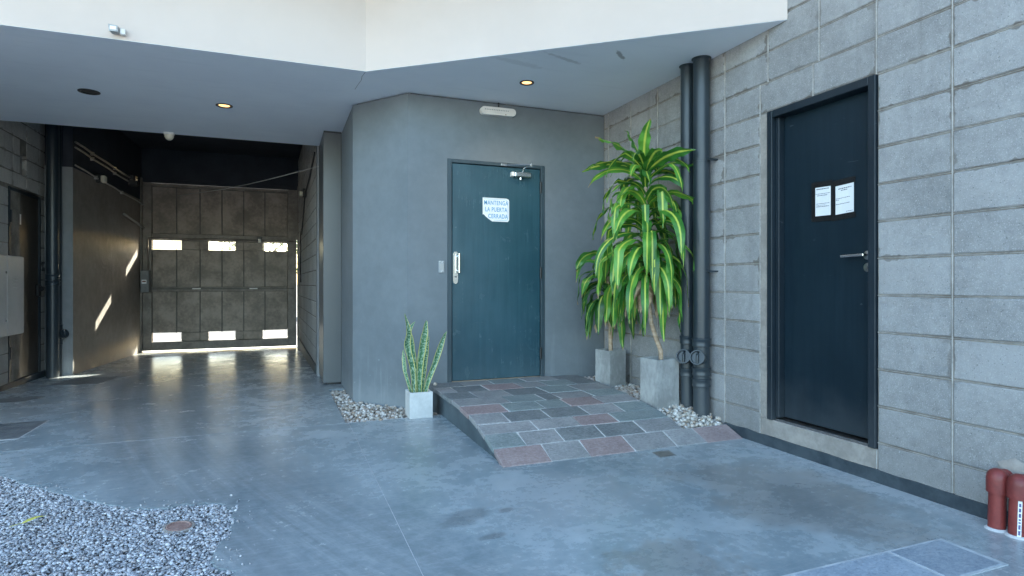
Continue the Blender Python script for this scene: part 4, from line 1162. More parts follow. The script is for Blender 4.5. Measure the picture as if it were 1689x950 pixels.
# red capped pipes
def red(label, x, y, lean, sticker):
    t = thing('red_pipe', label, 'pipe', (x, y, 0), 'red capped pipes at the wall foot')
    ax = Vector((0.0, lean, 1)).normalized()
    m = MB(); m.lathe([(0.033, -0.01), (0.033, 0.20)], (x, y, 0), ax, 22); m.build('tube', 'red_pipe', t)
    m = MB(); m.lathe([(0.034, 0.165), (0.042, 0.166), (0.043, 0.225), (0.040, 0.245), (0.030, 0.262), (0.016, 0.270), (0.0, 0.272)], (x, y, 0), ax, 22, cap=False); cp_ = m.build('elbow_cap', 'red_pipe', t)
    m = MB(); m.cyl((x, y, 0.222), (XR + 0.01, y, 0.226), 0.036, 18); m.build('elbow_arm', 'red_pipe', cp_)
    m = MB(); m.lathe([(0.034, 0.0), (0.046, 0.001), (0.038, 0.008), (0.034, 0.010)], (x, y, -0.001), (0, 0, 1), 22, cap=False); m.build('grout_ring', 'joint', t)
    if sticker:
        m = MB(); a0 = R(205); nst = 5
        for i in range(nst):
            a, b = a0 + 0.42 * i / nst, a0 + 0.42 * (i + 1) / nst
            f_ = lambda a_, z_: (x + 0.0338 * math.cos(a_), y + 0.0338 * math.sin(a_) + lean * z_, z_)
            m.quad([f_(a, 0.005), f_(b, 0.005), f_(b, 0.163), f_(a, 0.163)])
        s_ = m.build('sticker', 'sign_white', t)
        m = MB(); r = random.Random(2); zz = 0.015
        while zz < 0.155:
            h_ = r.uniform(0.006, 0.02)
            f_ = lambda a_, z_: (x + 0.0343 * math.cos(a_), y + 0.0343 * math.sin(a_) + lean * z_, z_)
            for i in range(2):
                a, b = a0 + 0.10 + 0.11 * i, a0 + 0.10 + 0.11 * (i + 1)
                m.quad([f_(a, zz), f_(b, zz), f_(b, zz + h_), f_(a, zz + h_)])
            zz += h_ + 0.006
        m.build('sticker_print', 'sticker_ink', s_)
red('plain red capped pipe, left of the pair at the wall foot', 2.985, 1.672, -0.02, False)
red('red capped pipe with a white and blue sticker strip at the wall foot', 2.985, 1.592, -0.03, True)
pt = MB(); r = random.Random(8)
for (cy, cz_, ry, rz_) in ((1.63, 0.235, 0.10, 0.075),):
    ring = [(cy + ry * math.cos(a) * r.uniform(0.85, 1.12), cz_ + rz_ * math.sin(a) * r.uniform(0.85, 1.15)) for a in [2 * math.pi * i / 26 for i in range(26)]]
    n_ = len(ring)
    pt.v = [(XR - 0.002, a, b) for a, b in ring] + [(XR - 0.014, cy + (a - cy) * 0.8, cz_ + (b - cz_) * 0.8) for a, b in ring] + [(XR - 0.016, cy, cz_)]
    for i in range(n_):
        j = (i + 1) % n_
        pt.f.append((i, j, n_ + j, n_ + i)); pt.f.append((n_ + i, n_ + j, 2 * n_))
pt.smooth = True
pt.build('mortar_patch', 'sillcem', wall_r)

# ------------------------------------------------------------------ ceiling fittings
def downlight(label, x, y, r, lit, watts=0):
    t = thing('downlight', label, 'lamp', (x, y, SOF), 'round downlights in the soffit')
    m = MB(); m.lathe([(r, 0.0), (r, -0.006), (r * 0.88, -0.009), (r * 0.70, -0.004), (r * 0.66, -0.001)], (x, y, SOF), (0, 0, 1), 28, cap=False); m.build('trim_ring', 'black', t)
    m = MB(); m.lathe([(r * 0.665, -0.0012), (r * 0.3, -0.0022), (0.0, -0.0026)], (x, y, SOF), (0, 0, 1), 24, cap=False); m.build('lens', 'bulb' if lit else 'grey_plastic' if False else ('bulb' if lit else 'black'), t)
    if lit:
        ld_ = bpy.data.lights.new('downlight_beam', 'SPOT'); ld_.energy = watts; ld_.color = (1.0, 0.70, 0.42); ld_.spot_size = R(140); ld_.spot_blend = 0.9; ld_.shadow_soft_size = 0.03
        o = bpy.data.objects.new('downlight_beam', ld_); col.objects.link(o); o.location = (x, y, SOF - 0.02); o.parent = t
        o.matrix_parent_inverse = Matrix.Translation((x, y, SOF)).inverted()
downlight('lit round downlight in the soffit over the passage mouth', -0.503, 6.308, 0.075, True, 3)
downlight('lit round downlight in the soffit in front of the teal door', 1.955, 4.644, 0.062, True, 3)
downlight('unlit dark round downlight at the left of the soffit', -1.59, 6.289, 0.085, False)
ds = thing('ceiling_sensor', 'small cream dome sensor on the rear edge of the soffit', 'sensor', (-1.179, 7.69, SOF))
m = MB(); m.lathe([(0.055, 0.0), (0.055, -0.018), (0.050, -0.022)], (-1.179, 7.69, SOF), (0, 0, 1), 24); m.build('base', 'white_plastic', ds)
m = MB(); m.lathe([(0.050, -0.022), (0.047, -0.045), (0.036, -0.068), (0.018, -0.082), (0.0, -0.086)], (-1.179, 7.69, SOF), (0, 0, 1), 24, cap=False); m.build('dome', 'cream_plastic', ds)
ps = thing('fascia_sensor', 'small grey motion sensor mounted low on the white fascia', 'sensor', (-1.06, 4.87, 2.84))
m = MB(); m.box(-1.045, -1.010, 4.835, 4.8745, 2.838, 2.878, b=0.004); m.build('mount', 'white_plastic', ps)
m = MB()
m.v = [(-1.105, 4.80, 2.886), (-1.048, 4.80, 2.882), (-1.048, 4.80, 2.840), (-1.098, 4.80, 2.838), (-1.100, 4.868, 2.882), (-1.046, 4.868, 2.880), (-1.046, 4.868, 2.842), (-1.094, 4.868, 2.842)]
m.f = [(0, 1, 2, 3), (7, 6, 5, 4), (0, 4, 5, 1), (1, 5, 6, 2), (2, 6, 7, 3), (3, 7, 4, 0)]
m.build('housing', 'grey_plastic', ps)
m = MB(); m.box(-1.094, -1.054, 4.795, 4.8005, 2.848, 2.874, b=0.002); m.build('lens', 'white_plastic', ps)

# ------------------------------------------------------------------ left door and cabinet
bd = thing('back_door', 'narrow dark brown metal door at far left behind the grey cabinet', 'door', (XL, 8.6, 0))
m = MB(); m.box(XL - 0.06, XL + 0.004, LY1 + 0.003, LY1 + 0.038, -0.004, LZ1 + 0.04, b=0.002); m.build('frame_jamb', 'side_frame', bd)
m = MB(); m.box(XL - 0.06, XL + 0.004, LY0 - 0.04, LY0 - 0.003, -0.004, LZ1 + 0.04, b=0.002); m.build('frame_jamb', 'side_frame', bd)
m = MB(); m.box(XL - 0.06, XL + 0.0035, LY0 - 0.0025, LY1 + 0.0025, LZ1 + 0.003, LZ1 + 0.039, b=0.002); m.build('frame_head', 'side_frame', bd)
m = MB(); m.box(XL - 0.05, XL - 0.012, LY0, LY1, 0.002, LZ1, b=0.002); m.build('door_leaf', 'back_door', bd)
m = MB(); m.box(XL - 0.012, XL + 0.03, LY1 - 0.10, LY1 - 0.02, 0.93, 1.09, b=0.012); lk = m.build('rim_lock', 'black', bd)
m = MB(); m.lathe([(0.03, 0), (0.034, 0.012), (0.02, 0.03)], (XL + 0.03, LY1 - 0.06, 1.03), (1, 0, 0), 14); m.tube([(XL + 0.02, LY1 - 0.03, 1.04), (XL + 0.02, LY1 + 0.10, 1.04)], 0.010, 8); m.build('bolt', 'black', lk)
for hz in (0.32, 1.85):
    m = MB(); m.box(XL - 0.011, XL + 0.012, LY0 - 0.02, LY0 + 0.02, hz - 0.07, hz + 0.07, b=0.004); m.build('hinge', 'side_frame', bd)
m = MB(); m.box(XL - 0.0118, XL - 0.009, 8.44, 8.49, 1.78, 1.90); m.build('label_strip', 'white_plastic', bd)
sw = thing('switch_plate', 'small dark switch between the left door and the downpipe', 'switch', (XL, 9.12, 1.3))
m = MB(); m.box(XL - 0.002, XL + 0.018, 9.085, 9.145, 1.25, 1.37, b=0.004); m.build('cover', 'black', sw)
m = MB(); m.box(XL + 0.0185, XL + 0.024, 9.10, 9.13, 1.30, 1.345, b=0.002); m.build('button', 'grey_plastic', sw)
cb = thing('meter_cabinet', 'light grey wall cabinet with vent louvres at the left edge', 'cabinet', (-2.7, 7.5, 0.56))
m = MB(); m.box(XL + 0.001, -2.604, 6.70, 7.922, 0.556, 1.386, b=0.004); m.build('box', 'cabinet', cb)
for (a, b) in ((6.712, 7.49), (7.50, 7.915)):
    m = MB(); m.box(-2.6035, -2.595, a, b, 0.562, 1.380, b=0.003); dr = m.build('door_panel', 'cabinet', cb)
    for i in range(4):
        yy = a + (b - a) * 0.35 if b > 7.6 else b - 0.28
        m = MB(); m.box(-2.595, -2.589, yy, yy + 0.10, 1.16 - i * 0.035, 1.172 - i * 0.035, b=0.002); m.build('louvre', 'cabinet', dr)
for zz in (1.21, 0.72):
    m = MB(); m.lathe([(0.014, 0), (0.014, 0.006), (0.005, 0.010)], (-2.5945, 7.455, zz), (1, 0, 0), 14); m.build('lock', 'chrome', cb)
for yy in (7.30, 7.42):
    m = MB(); m.lathe([(0.03, 0), (0.03, 0.03), (0.022, 0.035), (0.022, 0.07)], (-2.70, yy, 1.3865), (0, 0, 1), 14); m.build('cable_gland', 'white_plastic', cb)

# ------------------------------------------------------------------ garage gate
gt = thing('garage_gate', 'grimy grey sheet metal garage gate with small window slots', 'gate', (-1.0, YG, fz(YG)))
GX0, GX1 = -2.345, 0.318
WX = [(-2.17, -1.71), (-1.26, -0.80), (-0.32, 0.13)]
cxs = [-2.175, -1.785, -1.40, -1.03, -0.655, -0.28, 0.135]
YP = YG + 0.03
def panel(xa, xb, za, zb, name='panel'):
    m = MB(); m.box(xa + 0.004, xb - 0.004, YP + rng.uniform(-0.003, 0.003), YP + 0.02, za + 0.003, zb - 0.003, b=0.004); return m.build(name, 'gate', gt)
GB = fz(YG) + 0.022
rows = [(2.01, 2.86), (1.03, 1.725), (0.185, 0.945)]
for za, zb in rows:
    for a, b in zip(cxs, cxs[1:]): panel(a, b, za, zb)
def strip(za, zb):
    free = [(-1.71, -1.40), (-1.40, -1.26), (-0.80, -0.655), (-0.655, -0.32)]
    for a, b in free: panel(a, b, za, zb)
strip(1.728, 1.885); strip(0.022, 0.182)
m = MB(); m.box(GX0 + 0.06, GX1 - 0.05, YP + 0.021, YP + 0.024, 1.0, 1.72); m.box(GX0 + 0.06, GX1 - 0.05, YP + 0.021, YP + 0.024, 0.19, 0.99); m.box(GX0 + 0.06, GX1 - 0.05, YP + 0.021, YP + 0.024, 1.95, 2.92)
for a_, b_ in ((GX0 + 0.06, -2.172), (-1.708, -1.262), (-0.798, -0.322), (0.132, GX1 - 0.05)):
    m.box(a_, b_, YP + 0.0205, YP + 0.0245, 1.70, 1.96); m.box(a_, b_, YP + 0.0205, YP + 0.0245, GB + 0.002, 0.20)
m.build('backing_sheet', 'gate_frame', gt)
def bar(xa, xb, za, zb, name, y0=YG - 0.01, mat='gate_frame'):
    m = MB(); m.box(xa, xb, y0, YP + 0.022, za, zb, b=0.003); return m.build(name, mat, gt)
GB = fz(YG) + 0.022
bar(GX0 + 0.02, cxs[0] - 0.002, GB, 2.925, 'stile', YG - 0.012); bar(cxs[-1] + 0.002, GX1 - 0.022, GB, 1.95, 'stile', YG - 0.012); bar(cxs[-1] + 0.002, GX1 + 0.0, 1.951, 2.925, 'stile', YG - 0.012)
for (za, zb) in ((2.862, 2.92), (1.888, 2.008), (0.948, 1.028), (GB + 0.001, 0.020)):
    bar(cxs[0] - 0.0015, cxs[-1] + 0.0015, za, zb, 'rail')
for x in cxs[1:-1]:
    for za, zb in ((2.0085, 2.8615), (1.0285, 1.726), (0.184, 0.9475)):
        m = MB(); m.box(x - 0.009, x + 0.009, YP - 0.012, YP + 0.01, za, zb, b=0.003); m.build('mullion', 'gate_seam', gt)
for row in ((1.728, 1.885), (0.022, 0.182)):
    for a, b in WX:
        z0_, z1_ = row
        m = MB()
        for q in ((a, a + 0.008, z0_, z1_), (b - 0.008, b, z0_, z1_), (a + 0.0085, b - 0.0085, z0_, z0_ + 0.008), (a + 0.0085, b - 0.0085, z1_ - 0.008, z1_)):
            m.box(q[0], q[1], YP - 0.006, YP + 0.018, q[2], q[3])
        w_ = m.build('window', 'gate_frame', gt)
        m = MB()
        nb = 26
        for i in range(1, nb):
            xx = a + (b - a) * i / nb; m.box(xx - 0.0012, xx + 0.0012, YP + 0.008, YP + 0.010, z0_ + 0.0085, z1_ - 0.0085)
        for i in range(1, 8):
            zz = z0_ + (z1_ - z0_) * i / 8; m.box(a + 0.0085, b - 0.0085, YP + 0.0105, YP + 0.0125, zz - 0.0012, zz + 0.0012)
        m.build('mesh_grille', 'steel', w_)
m = MB(); m.box(GX0 + 0.10, GX1 - 0.07, YG - 0.045, YG - 0.015, 0.985, 1.005, b=0.002); lb = m.build('lock_bar', 'gate_seam', gt)
for a in (-1.52, -0.55):
    m = MB(); m.box(a, a + 0.14, YG - 0.052, YG - 0.046, 0.988, 1.006); m.build('bar_sleeve', 'white_plastic', lb)
m = MB(); m.tube([(GX0 + 0.12, YG - 0.04, 1.915), (-1.0, YG - 0.04, 1.925), (0.27, YG - 0.04, 1.918)], 0.012, 8); m.build('cable_rail', 'gate_frame', gt)
m = MB(); m.box(-0.42, -0.33, YG - 0.09, YG - 0.02, 1.90, 1.99, b=0.006); q_ = m.build('light_sensor', 'black', gt)
m = MB(); m.box(-0.395, -0.345, YG - 0.098, YG - 0.0905, 1.875, 1.945, b=0.003); m.build('sensor_lens', 'white_plastic', q_)
m = MB(); m.box(GX0 - 0.01, GX0 + 0.027, YG - 0.09, YG + 0.06, fz(YG), 3.0, b=0.003); m.build('guide_track', 'gate_frame', gt)
m = MB(); m.box(GX1 - 0.012, GX1 + 0.03, YG - 0.09, YG + 0.06, fz(YG), 3.0, b=0.003); m.build('guide_track', 'gate_frame', gt)
mo = MB().box(-2.325, -2.185, YG - 0.20, YG - 0.016, 0.93, 1.33, b=0.012).build('motor_box', 'motor_grey', gt)
m = MB(); m.box(-2.30, -2.225, YG - 0.2025, YG - 0.2003, 1.09, 1.16); m.build('warning_label', 'sign_white', mo)
m = MB(); m.box(-2.29, -2.235, YG - 0.204, YG - 0.2027, 1.118, 1.142); m.build('label_print', 'red_pipe', mo)
m = MB(); m.tube([(-2.23, YG - 0.06, 1.33), (-2.23, YG - 0.06, 1.90)], 0.014, 8); m.build('motor_conduit', 'gate_frame', mo)
gh = thing('gate_header', 'dark navy header panel closing the opening above the garage gate', 'panel', (-1.0, YG, 2.95))
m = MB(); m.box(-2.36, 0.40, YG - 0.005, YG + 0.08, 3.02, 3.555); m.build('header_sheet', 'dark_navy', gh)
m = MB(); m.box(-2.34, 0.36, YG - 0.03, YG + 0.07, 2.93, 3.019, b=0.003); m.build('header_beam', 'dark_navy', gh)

# ------------------------------------------------------------------ passage conduits, lamps and cable
def wl(t_, z_, off=0.03):       # point on the left passage wall
    return (-2.505 + 0.17 * t_ + off, 9.203 + 3.247 * t_, z_)
for lab, za, zb, r_, t0, t1 in (('upper of two steel conduits running down the dark left passage wall', 2.93, 2.86, 0.014, 0.0, 0.80), ('lower of two steel conduits running down the dark left passage wall', 2.86, 2.78, 0.012, 0.0, 0.80),
                        ('thin conduit above the brown band of the left passage wall', 2.63, 2.52, 0.011, 0.0, 0.97)):
    c_ = thing('conduit', lab, 'conduit', wl(t0, za), 'conduits on the passage wall')
    m = MB(); m.tube([wl(t0 + (t1 - t0) * i / 8, za + (zb - za) * i / 8 + 0.006 * math.sin(i * 2.1)) for i in range(9)], r_, 8); m.build('tube', 'steel', c_)
    m = MB()
    for i in (2, 5):
        q_ = wl(t0 + (t1 - t0) * i / 8, za + (zb - za) * i / 8, 0.012); m.box(q_[0] - 0.02, q_[0] + 0.03, q_[1] - 0.012, q_[1] + 0.012, q_[2] - 0.025, q_[2] + 0.025, b=0.004)
    m.build('saddle', 'steel', c_)
c_ = thing('conduit', 'metal conduit at mid height near the gate on the left passage wall', 'conduit', wl(0.68, 2.2), 'conduits on the passage wall')
m = MB(); m.tube([wl(0.62 + 0.36 * i / 6, 2.22 - 0.12 * i / 6, 0.04) for i in range(7)], 0.02, 8); m.build('tube', 'steel', c_)
wlm = thing('wall_lamp', 'small cream square lamp on the left passage wall conduit', 'lamp', wl(0.28, 2.6))
q_ = wl(0.28, 2.60, 0.0)
m = MB(); m.box(q_[0], q_[0] + 0.05, q_[1] - 0.07, q_[1] + 0.07, q_[2] - 0.06, q_[2] + 0.06, b=0.006); m.build('base', 'black', wlm)
m = MB(); m.box(q_[0] + 0.0505, q_[0] + 0.11, q_[1] - 0.055, q_[1] + 0.055, q_[2] - 0.05, q_[2] + 0.05, b=0.012); m.build('glass', 'cream_plastic', wlm)
wb = thing('wall_bracket', 'dark bracket at the end of the upper conduits by the gate', 'bracket', wl(0.72, 2.8))
q_ = wl(0.76, 2.83, 0.0); m = MB(); m.box(q_[0], q_[0] + 0.10, q_[1] - 0.12, q_[1] + 0.12, q_[2] - 0.08, q_[2] + 0.09, b=0.01); m.build('box', 'black', wb)
m = MB(); m.box(q_[0] + 0.02, q_[0] + 0.16, q_[1] - 0.20, q_[1] - 0.121, q_[2] - 0.10, q_[2] - 0.02, b=0.01); m.build('arm', 'black', wb)
cbx = thing('overhead_cable', 'thin pale cable strung across the passage to the column', 'cable', (0.45, 7.6, 2.5))
m = MB(); A_, B_ = Vector((0.446, 7.70, 2.55)), Vector((-1.75, 12.28, 2.70))
m.tube([A_.lerp(B_, i / 12) - Vector((0, 0, 0.05 * math.sin(math.pi * i / 12))) for i in range(13)], 0.006, 6); m.build('wire', 'cabinet', cbx)
lp = thing('wall_lamp', 'small pale bulkhead lamp on the right passage wall', 'lamp', (0.37, 9.9, 2.55))
q_ = (0.382, 9.9, 2.53)
m = MB(); m.box(q_[0] - 0.05, q_[0], q_[1] - 0.06, q_[1] + 0.06, q_[2] - 0.07, q_[2] + 0.06, b=0.006); m.build('base', 'black', lp)
m = MB(); m.box(q_[0] - 0.11, q_[0] - 0.0505, q_[1] - 0.045, q_[1] + 0.045, q_[2] - 0.06, q_[2] + 0.02, b=0.012); m.build('glass', 'cream_plastic', lp)
wr = thing('hanging_cable', 'black cable hanging down the right passage wall near the gate', 'cable', (0.36, 10.4, 2.0))
m = MB(); m.tube([(0.41, 8.05, 2.79), (0.39, 8.9, 2.62), (0.36, 9.85, 2.50), (0.352, 10.4, 2.2), (0.345, 10.9, 1.95), (0.338, 11.2, 2.02), (0.335, 11.3, 1.8), (0.335, 11.28, 1.3), (0.335, 11.1, 1.12)], 0.011, 7); m.build('wire', 'black', wr)

# ------------------------------------------------------------------ potted plants
def pot(t, Bc, side, th, z0, h, mat, wall=0.018, soil=0.03):
    c, s_ = math.cos(th), math.sin(th)
    ctr = Vector(Bc) + Vector((c, s_)) * side / 2 + Vector((-s_, c)) * side / 2
    Mx = Matrix.Translation((ctr.x, ctr.y, z0)) @ Matrix.Rotation(th, 4, 'Z')
    hs = side / 2
    bm = bmesh.new()
    def loop(s_, z): return [bm.verts.new(Mx @ Vector((x * s_, y * s_, z))) for x, y in ((-1, -1), (1, -1), (1, 1), (-1, 1))]
    L_ = [loop(hs * 0.985, 0), loop(hs, 0.01), loop(hs, h - 0.004), loop(hs - 0.004, h), loop(hs - wall + 0.003, h), loop(hs - wall, h - 0.004), loop(hs - wall, h - soil - 0.02)]
    bm.faces.new(L_[0][::-1])
    for a, b in zip(L_, L_[1:]):
        for i in range(4): bm.faces.new((a[i], a[(i + 1) % 4], b[(i + 1) % 4], b[i]))
    ve = [e for e in bm.edges if abs(e.verts[0].co.z - e.verts[1].co.z) > 0.1 and e.verts[0] in L_[1] + L_[2]]
    bmesh.ops.bevel(bm, geom=ve, offset=0.004, segments=2, affect='EDGES')
    m = MB(); m.addbm(bm); m.build('pot', mat, t)
    m = MB(); q = hs - wall + 0.001
    n = 6
    for i in range(n):
        for j in range(n):
            f_ = lambda a, b: Mx @ Vector((-q + 2 * q * a / n, -q + 2 * q * b / n, h - soil + 0.006 * math.sin(a * 2.3 + b * 1.7)))
            m.quad([f_(i, j), f_(i + 1, j), f_(i + 1, j + 1), f_(i, j + 1)])
    m.build('soil', 'soil', t)
    return ctr
def leaf_mesh(path, width, mat, t, name='leaf', fold=0.25, wav=0.0, prof=None, side0=None, seed=0, twist=0.0, nx=4):
    r = random.Random(seed)
    path = [Vector(p_) for p_ in path]; n = len(path)
    m = MB(); m.uv = []
    ph = r.uniform(0, 6.28); fr_ = r.uniform(5, 9)
    prev = side0
    for i, p_ in enumerate(path):
        d_ = (path[min(i + 1, n - 1)] - path[max(i - 1, 0)]).normalized()
        sd_ = prev if prev is not None else d_.cross(Vector((0, 0, 1)))
        sd_ = (sd_ - d_ * sd_.dot(d_))
        if sd_.length < 1e-4: sd_ = Vector((1, 0, 0))
        sd_.normalize()
        if twist: sd_ = Matrix.Rotation(twist / n, 3, d_) @ sd_
        prev = sd_
        up_ = sd_.cross(d_).normalized()
        s_ = i / (n - 1)
        w = width * (prof(s_) if prof else 1)
        for j in range(nx + 1):
            u = j / nx; a = (u - 0.5) * 2
            wv = wav * abs(a) ** 1.5 * math.sin(fr_ * s_ * 3.1 + ph + (1.3 if a > 0 else 0)) * width * math.sin(min(1, s_ * 3) * math.pi / 2)
            q_ = p_ + sd_ * a * w * 0.5 + up_ * (fold * abs(a) * w * 0.5 + wv)
            if q_.x > XR - 0.02: q_.x = XR - 0.02 - 0.02 * r.random()
            if q_.y > YD - 0.02: q_.y = YD - 0.02
            m.v.append(tuple(q_)); m.uv.append((u, s_))
    for i in range(n - 1):
        for j in range(nx):
            a = i * (nx + 1) + j
            m.f.append((a, a + 1, a + nx + 2, a + nx + 1))
    m.smooth = True
    return m.build(name, mat, t)
def strap(s_):
    return max(0.03, min(1.0, 0.40 + 1.9 * s_ if s_ < 0.32 else 1.0) * (1 - max(0, (s_ - 0.55) / 0.45) ** 2.0))
def arc_leaf(t, base, az, e0, length, k, width, seed, mat='dracaena', name='leaf'):
    r = random.Random(seed)
    n = 16; p_ = Vector(base); pts = [p_.copy()]
    e = e0
    bend = r.uniform(-0.6, 0.6); kink = r.uniform(0.25, 0.6); kd = R(r.choice([0, 0, 0, 35, 55]))
    for i in range(n - 1):
        s_ = i / (n - 1)
        e = e0 - k * (s_ ** 0.85)
        e = e - (kd if s_ > kink else 0)
        e = max(e, -R(87))
        a_ = az + bend * s_
        p_ = p_ + Vector((math.cos(e) * math.cos(a_), math.cos(e) * math.sin(a_), math.sin(e))) * (length / (n - 1))
        pts.append(p_.copy())
    side = Vector((-math.sin(az), math.cos(az), 0))
    return leaf_mesh(pts, width, mat, t, name, fold=0.22, wav=r.uniform(0.06, 0.2), prof=strap, side0=side, seed=seed, twist=r.uniform(-1.7, 1.7))
def dracaena(name, label, Bc, side, th, z0, h, cane_pts, ztop, nleaf, Lr, seed, ndead, tuft, lm='dracaena'):
    t = thing(name, label, 'plant', (Bc[0], Bc[1], z0))
    ctr = pot(t, Bc, side, th, z0, h, 'pot_grey')
    r = random.Random(seed)
    m = MB(); m.tube(cane_pts, [0.020 - 0.004 * i / len(cane_pts) + r.uniform(-0.0015, 0.0015) for i in range(len(cane_pts))], 10); m.build('cane', 'cane', t)
    def cane_at(z):
        for a, b in zip(cane_pts, cane_pts[1:]):
            if a[2] <= z <= b[2]:
                return Vector(a).lerp(Vector(b), (z - a[2]) / (b[2] - a[2]))
        return Vector(cane_pts[-1])
    zb = ztop - (0.86 if tuft else 0.46)
    for i in range(nleaf):
        f_ = i / (nleaf - 1)
        z = zb + (ztop - zb) * f_ ** 1.3
        az = i * 2.39996 + r.uniform(-0.3, 0.3)
        e0 = R(30 + 30 * f_ + r.uniform(-16, 14))
        L_ = r.uniform(*Lr) * (1.0 if f_ < 0.75 else 0.82)
        k = R(178 - 62 * f_ ** 2 + r.uniform(-26, 20))
        # towards the wall the leaves have less room
        if math.cos(az) > 0.5: k += R(25); e0 += R(12); L_ *= 0.9
        arc_leaf(t, cane_at(z), az, e0, L_, k, r.uniform(0.058, 0.086), seed * 100 + i, lm)
    nt = tuft
    for i in range(nt):
        az = i * 2.39996 + 0.6
        arc_leaf(t, cane_at(ztop - 0.02), az, R(r.uniform(38, 72)), r.uniform(0.44, 0.60), R(r.uniform(25, 75)), r.uniform(0.085, 0.105), seed * 100 + 60 + i + 300)
    for i in range(ndead):
        az = i * 2.2 + r.uniform(-0.4, 0.4)
        z = zb - 0.02 + r.uniform(-0.05, 0.06)
        arc_leaf(t, cane_at(z), az, R(-15), r.uniform(0.22, 0.38), R(85), r.uniform(0.04, 0.06), seed * 100 + 700 + i, 'dead_leaf', 'dry_leaf')
    return t
dracaena('dracaena', 'tall potted dracaena with drooping striped leaves beside the downpipes', (2.708, 3.832), 0.195 + 0.02, R(5), 0.095, 0.41,
         [(2.83, 3.96, 0.46), (2.82, 3.95, 0.56), (2.79, 3.97, 0.66), (2.755, 3.985, 0.78), (2.735, 3.99, 0.95), (2.72, 4.0, 1.2), (2.715, 4.0, 1.5), (2.71, 4.0, 1.8), (2.71, 4.0, 2.02)], 1.98, 110, (0.54, 0.74), 4, 16, 10)
dracaena('dracaena', 'smaller potted dracaena in the corner behind the tall one', (2.779, 4.662), 0.20, R(12), 0.135, 0.35,
         [(2.855, 4.775, 0.44), (2.85, 4.77, 0.55), (2.845, 4.765, 0.7), (2.83, 4.76, 0.9), (2.82, 4.76, 1.1), (2.80, 4.75, 1.36)], 1.36, 46, (0.46, 0.66), 9, 4, 0, 'dracaena_dark')
# snake plant
sp_ = thing('snake_plant', 'small snake plant with upright banded leaves in a white square pot', 'plant', (1.06, 4.83, 0))
pot(sp_, (0.972, 4.739), 0.19, 0.0, 0.001, 0.212, 'pot_pale', 0.014)
def pxw(u, v, Y):
    dx, dy = 975 * math.sin(YAW) + (u - 844.5) * math.cos(YAW), 975 * math.cos(YAW) - (u - 844.5) * math.sin(YAW)
    return Vector((dx * Y / dy, Y, 1.10 + (467 - v) * Y / dy))
snake_leaves = [([(683, 655), (681, 610), (672, 570), (674, 548), (667, 517)], 4.80, 0.052), ([(690, 655), (686, 612), (679, 565), (675, 545), (684, 530)], 4.87, 0.050), ([(692, 655), (692, 612), (695, 575), (700, 545), (703, 528)], 4.82, 0.060),
                ([(696, 655), (698, 615), (702, 580), (707, 553)], 4.88, 0.050), ([(698, 655), (706, 625), (719, 592), (730, 562), (738, 547)], 4.79, 0.048), ([(680, 655), (669, 615), (667, 592), (666, 577)], 4.90, 0.034)]
def snake_prof(s_):
    return max(0.03, (0.55 + 0.9 * s_ if s_ < 0.5 else 1.0) * (1 - max(0, (s_ - 0.5) / 0.5) ** 2.2))
for i, (pp, Y, w) in enumerate(snake_leaves):
    ctrl = [pxw(u, v, Y) for u, v in pp]
    pts = []
    for a in range(len(ctrl) - 1):
        p0, p1, p2, p3 = ctrl[max(a - 1, 0)], ctrl[a], ctrl[a + 1], ctrl[min(a + 2, len(ctrl) - 1)]
        for q in range(5):
            u_ = q / 5
            pts.append(0.5 * ((2 * p1) + (p2 - p0) * u_ + (2 * p0 - 5 * p1 + 4 * p2 - p3) * u_ ** 2 + (3 * p1 - p0 - 3 * p2 + p3) * u_ ** 3))
    pts.append(ctrl[-1])
    for q, p_ in enumerate(pts): p_.y += 0.02 * math.sin(q * 0.2 + i)
    leaf_mesh(pts, w * 1.08, 'snake', sp_, 'leaf', fold=0.35, wav=0.06, prof=snake_prof, side0=Vector((1, -0.25 + 0.25 * (-1) ** i, 0)), seed=i, twist=0.3 * (-1) ** i)

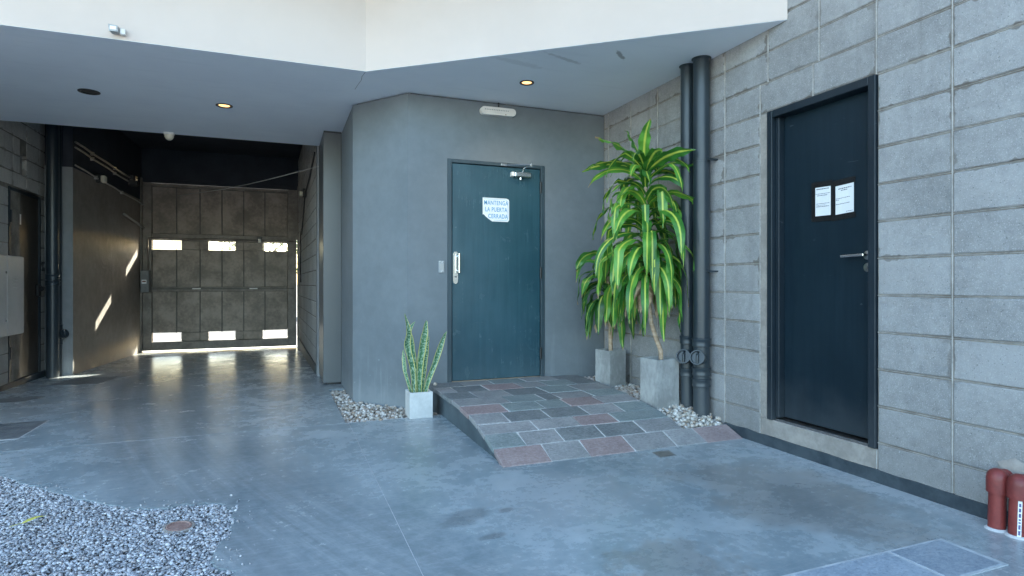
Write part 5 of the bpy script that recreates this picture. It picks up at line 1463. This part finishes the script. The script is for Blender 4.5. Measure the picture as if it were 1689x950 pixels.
# fallen yellow leaf on the gravel
m_ = thing('fallen_leaf', 'small yellow leaf lying on the gravel', 'leaf', (-1.05, 3.33, 0.01))
leaf_mesh([(-1.09, 3.30, 0.014), (-1.07, 3.315, 0.024), (-1.04, 3.33, 0.028), (-1.01, 3.345, 0.02)], 0.035, 'yellow_leaf', m_, 'blade', prof=lambda s_: max(0.05, math.sin(math.pi * min(1, s_ + 0.1))), side0=Vector((-0.4, 1, 0.1)))
leaf_mesh([(-1.09, 3.30, 0.014), (-1.11, 3.29, 0.012), (-1.13, 3.285, 0.008)], 0.005, 'yellow_leaf', m_, 'stalk', side0=Vector((-0.4, 1, 0.1)))

# ------------------------------------------------------------------ street tree beyond the gate
tt = thing('street_tree', 'leafy green tree seen through the right window slots of the gate', 'tree', (-0.6, 26.0, -0.17))
m = MB(); m.tube([(-0.6, 25.2, -0.2), (-0.55, 25.2, 1.0), (-0.7, 25.25, 2.2), (-0.6, 25.2, 3.4)], [0.17, 0.13, 0.11, 0.06], 10); m.build('trunk', 'bark', tt)
m = MB()
for a in range(7):
    az = a * 0.9; m.tube([(-0.65, 25.22, 1.6 + 0.2 * a), (-0.65 + 0.7 * math.cos(az), 25.2 + 0.7 * math.sin(az), 2.2 + 0.22 * a), (-0.65 + 1.4 * math.cos(az), 25.2 + 1.4 * math.sin(az), 2.6 + 0.3 * a)], [0.05, 0.035, 0.015], 6)
m.build('limbs', 'bark', tt)
m = MB(); r = random.Random(31)
for i in range(2600):
    cl2 = r.randrange(16); rr = random.Random(cl2)
    cc = Vector((-0.6 + rr.uniform(-1.5, 1.6), 25.2 + rr.uniform(-1.4, 1.4), 2.6 + rr.uniform(-1.0, 1.6)))
    p_ = cc + Vector((r.gauss(0, 0.34), r.gauss(0, 0.34), r.gauss(0, 0.28)))
    a = Vector((r.uniform(-1, 1), r.uniform(-1, 1), r.uniform(-1, 1))).normalized() * 0.07; b = a.orthogonal().normalized() * 0.035
    m.quad([p_ - a, p_ + b, p_ + a, p_ - b])
m.build('crown', 'tree_leaf', tt)
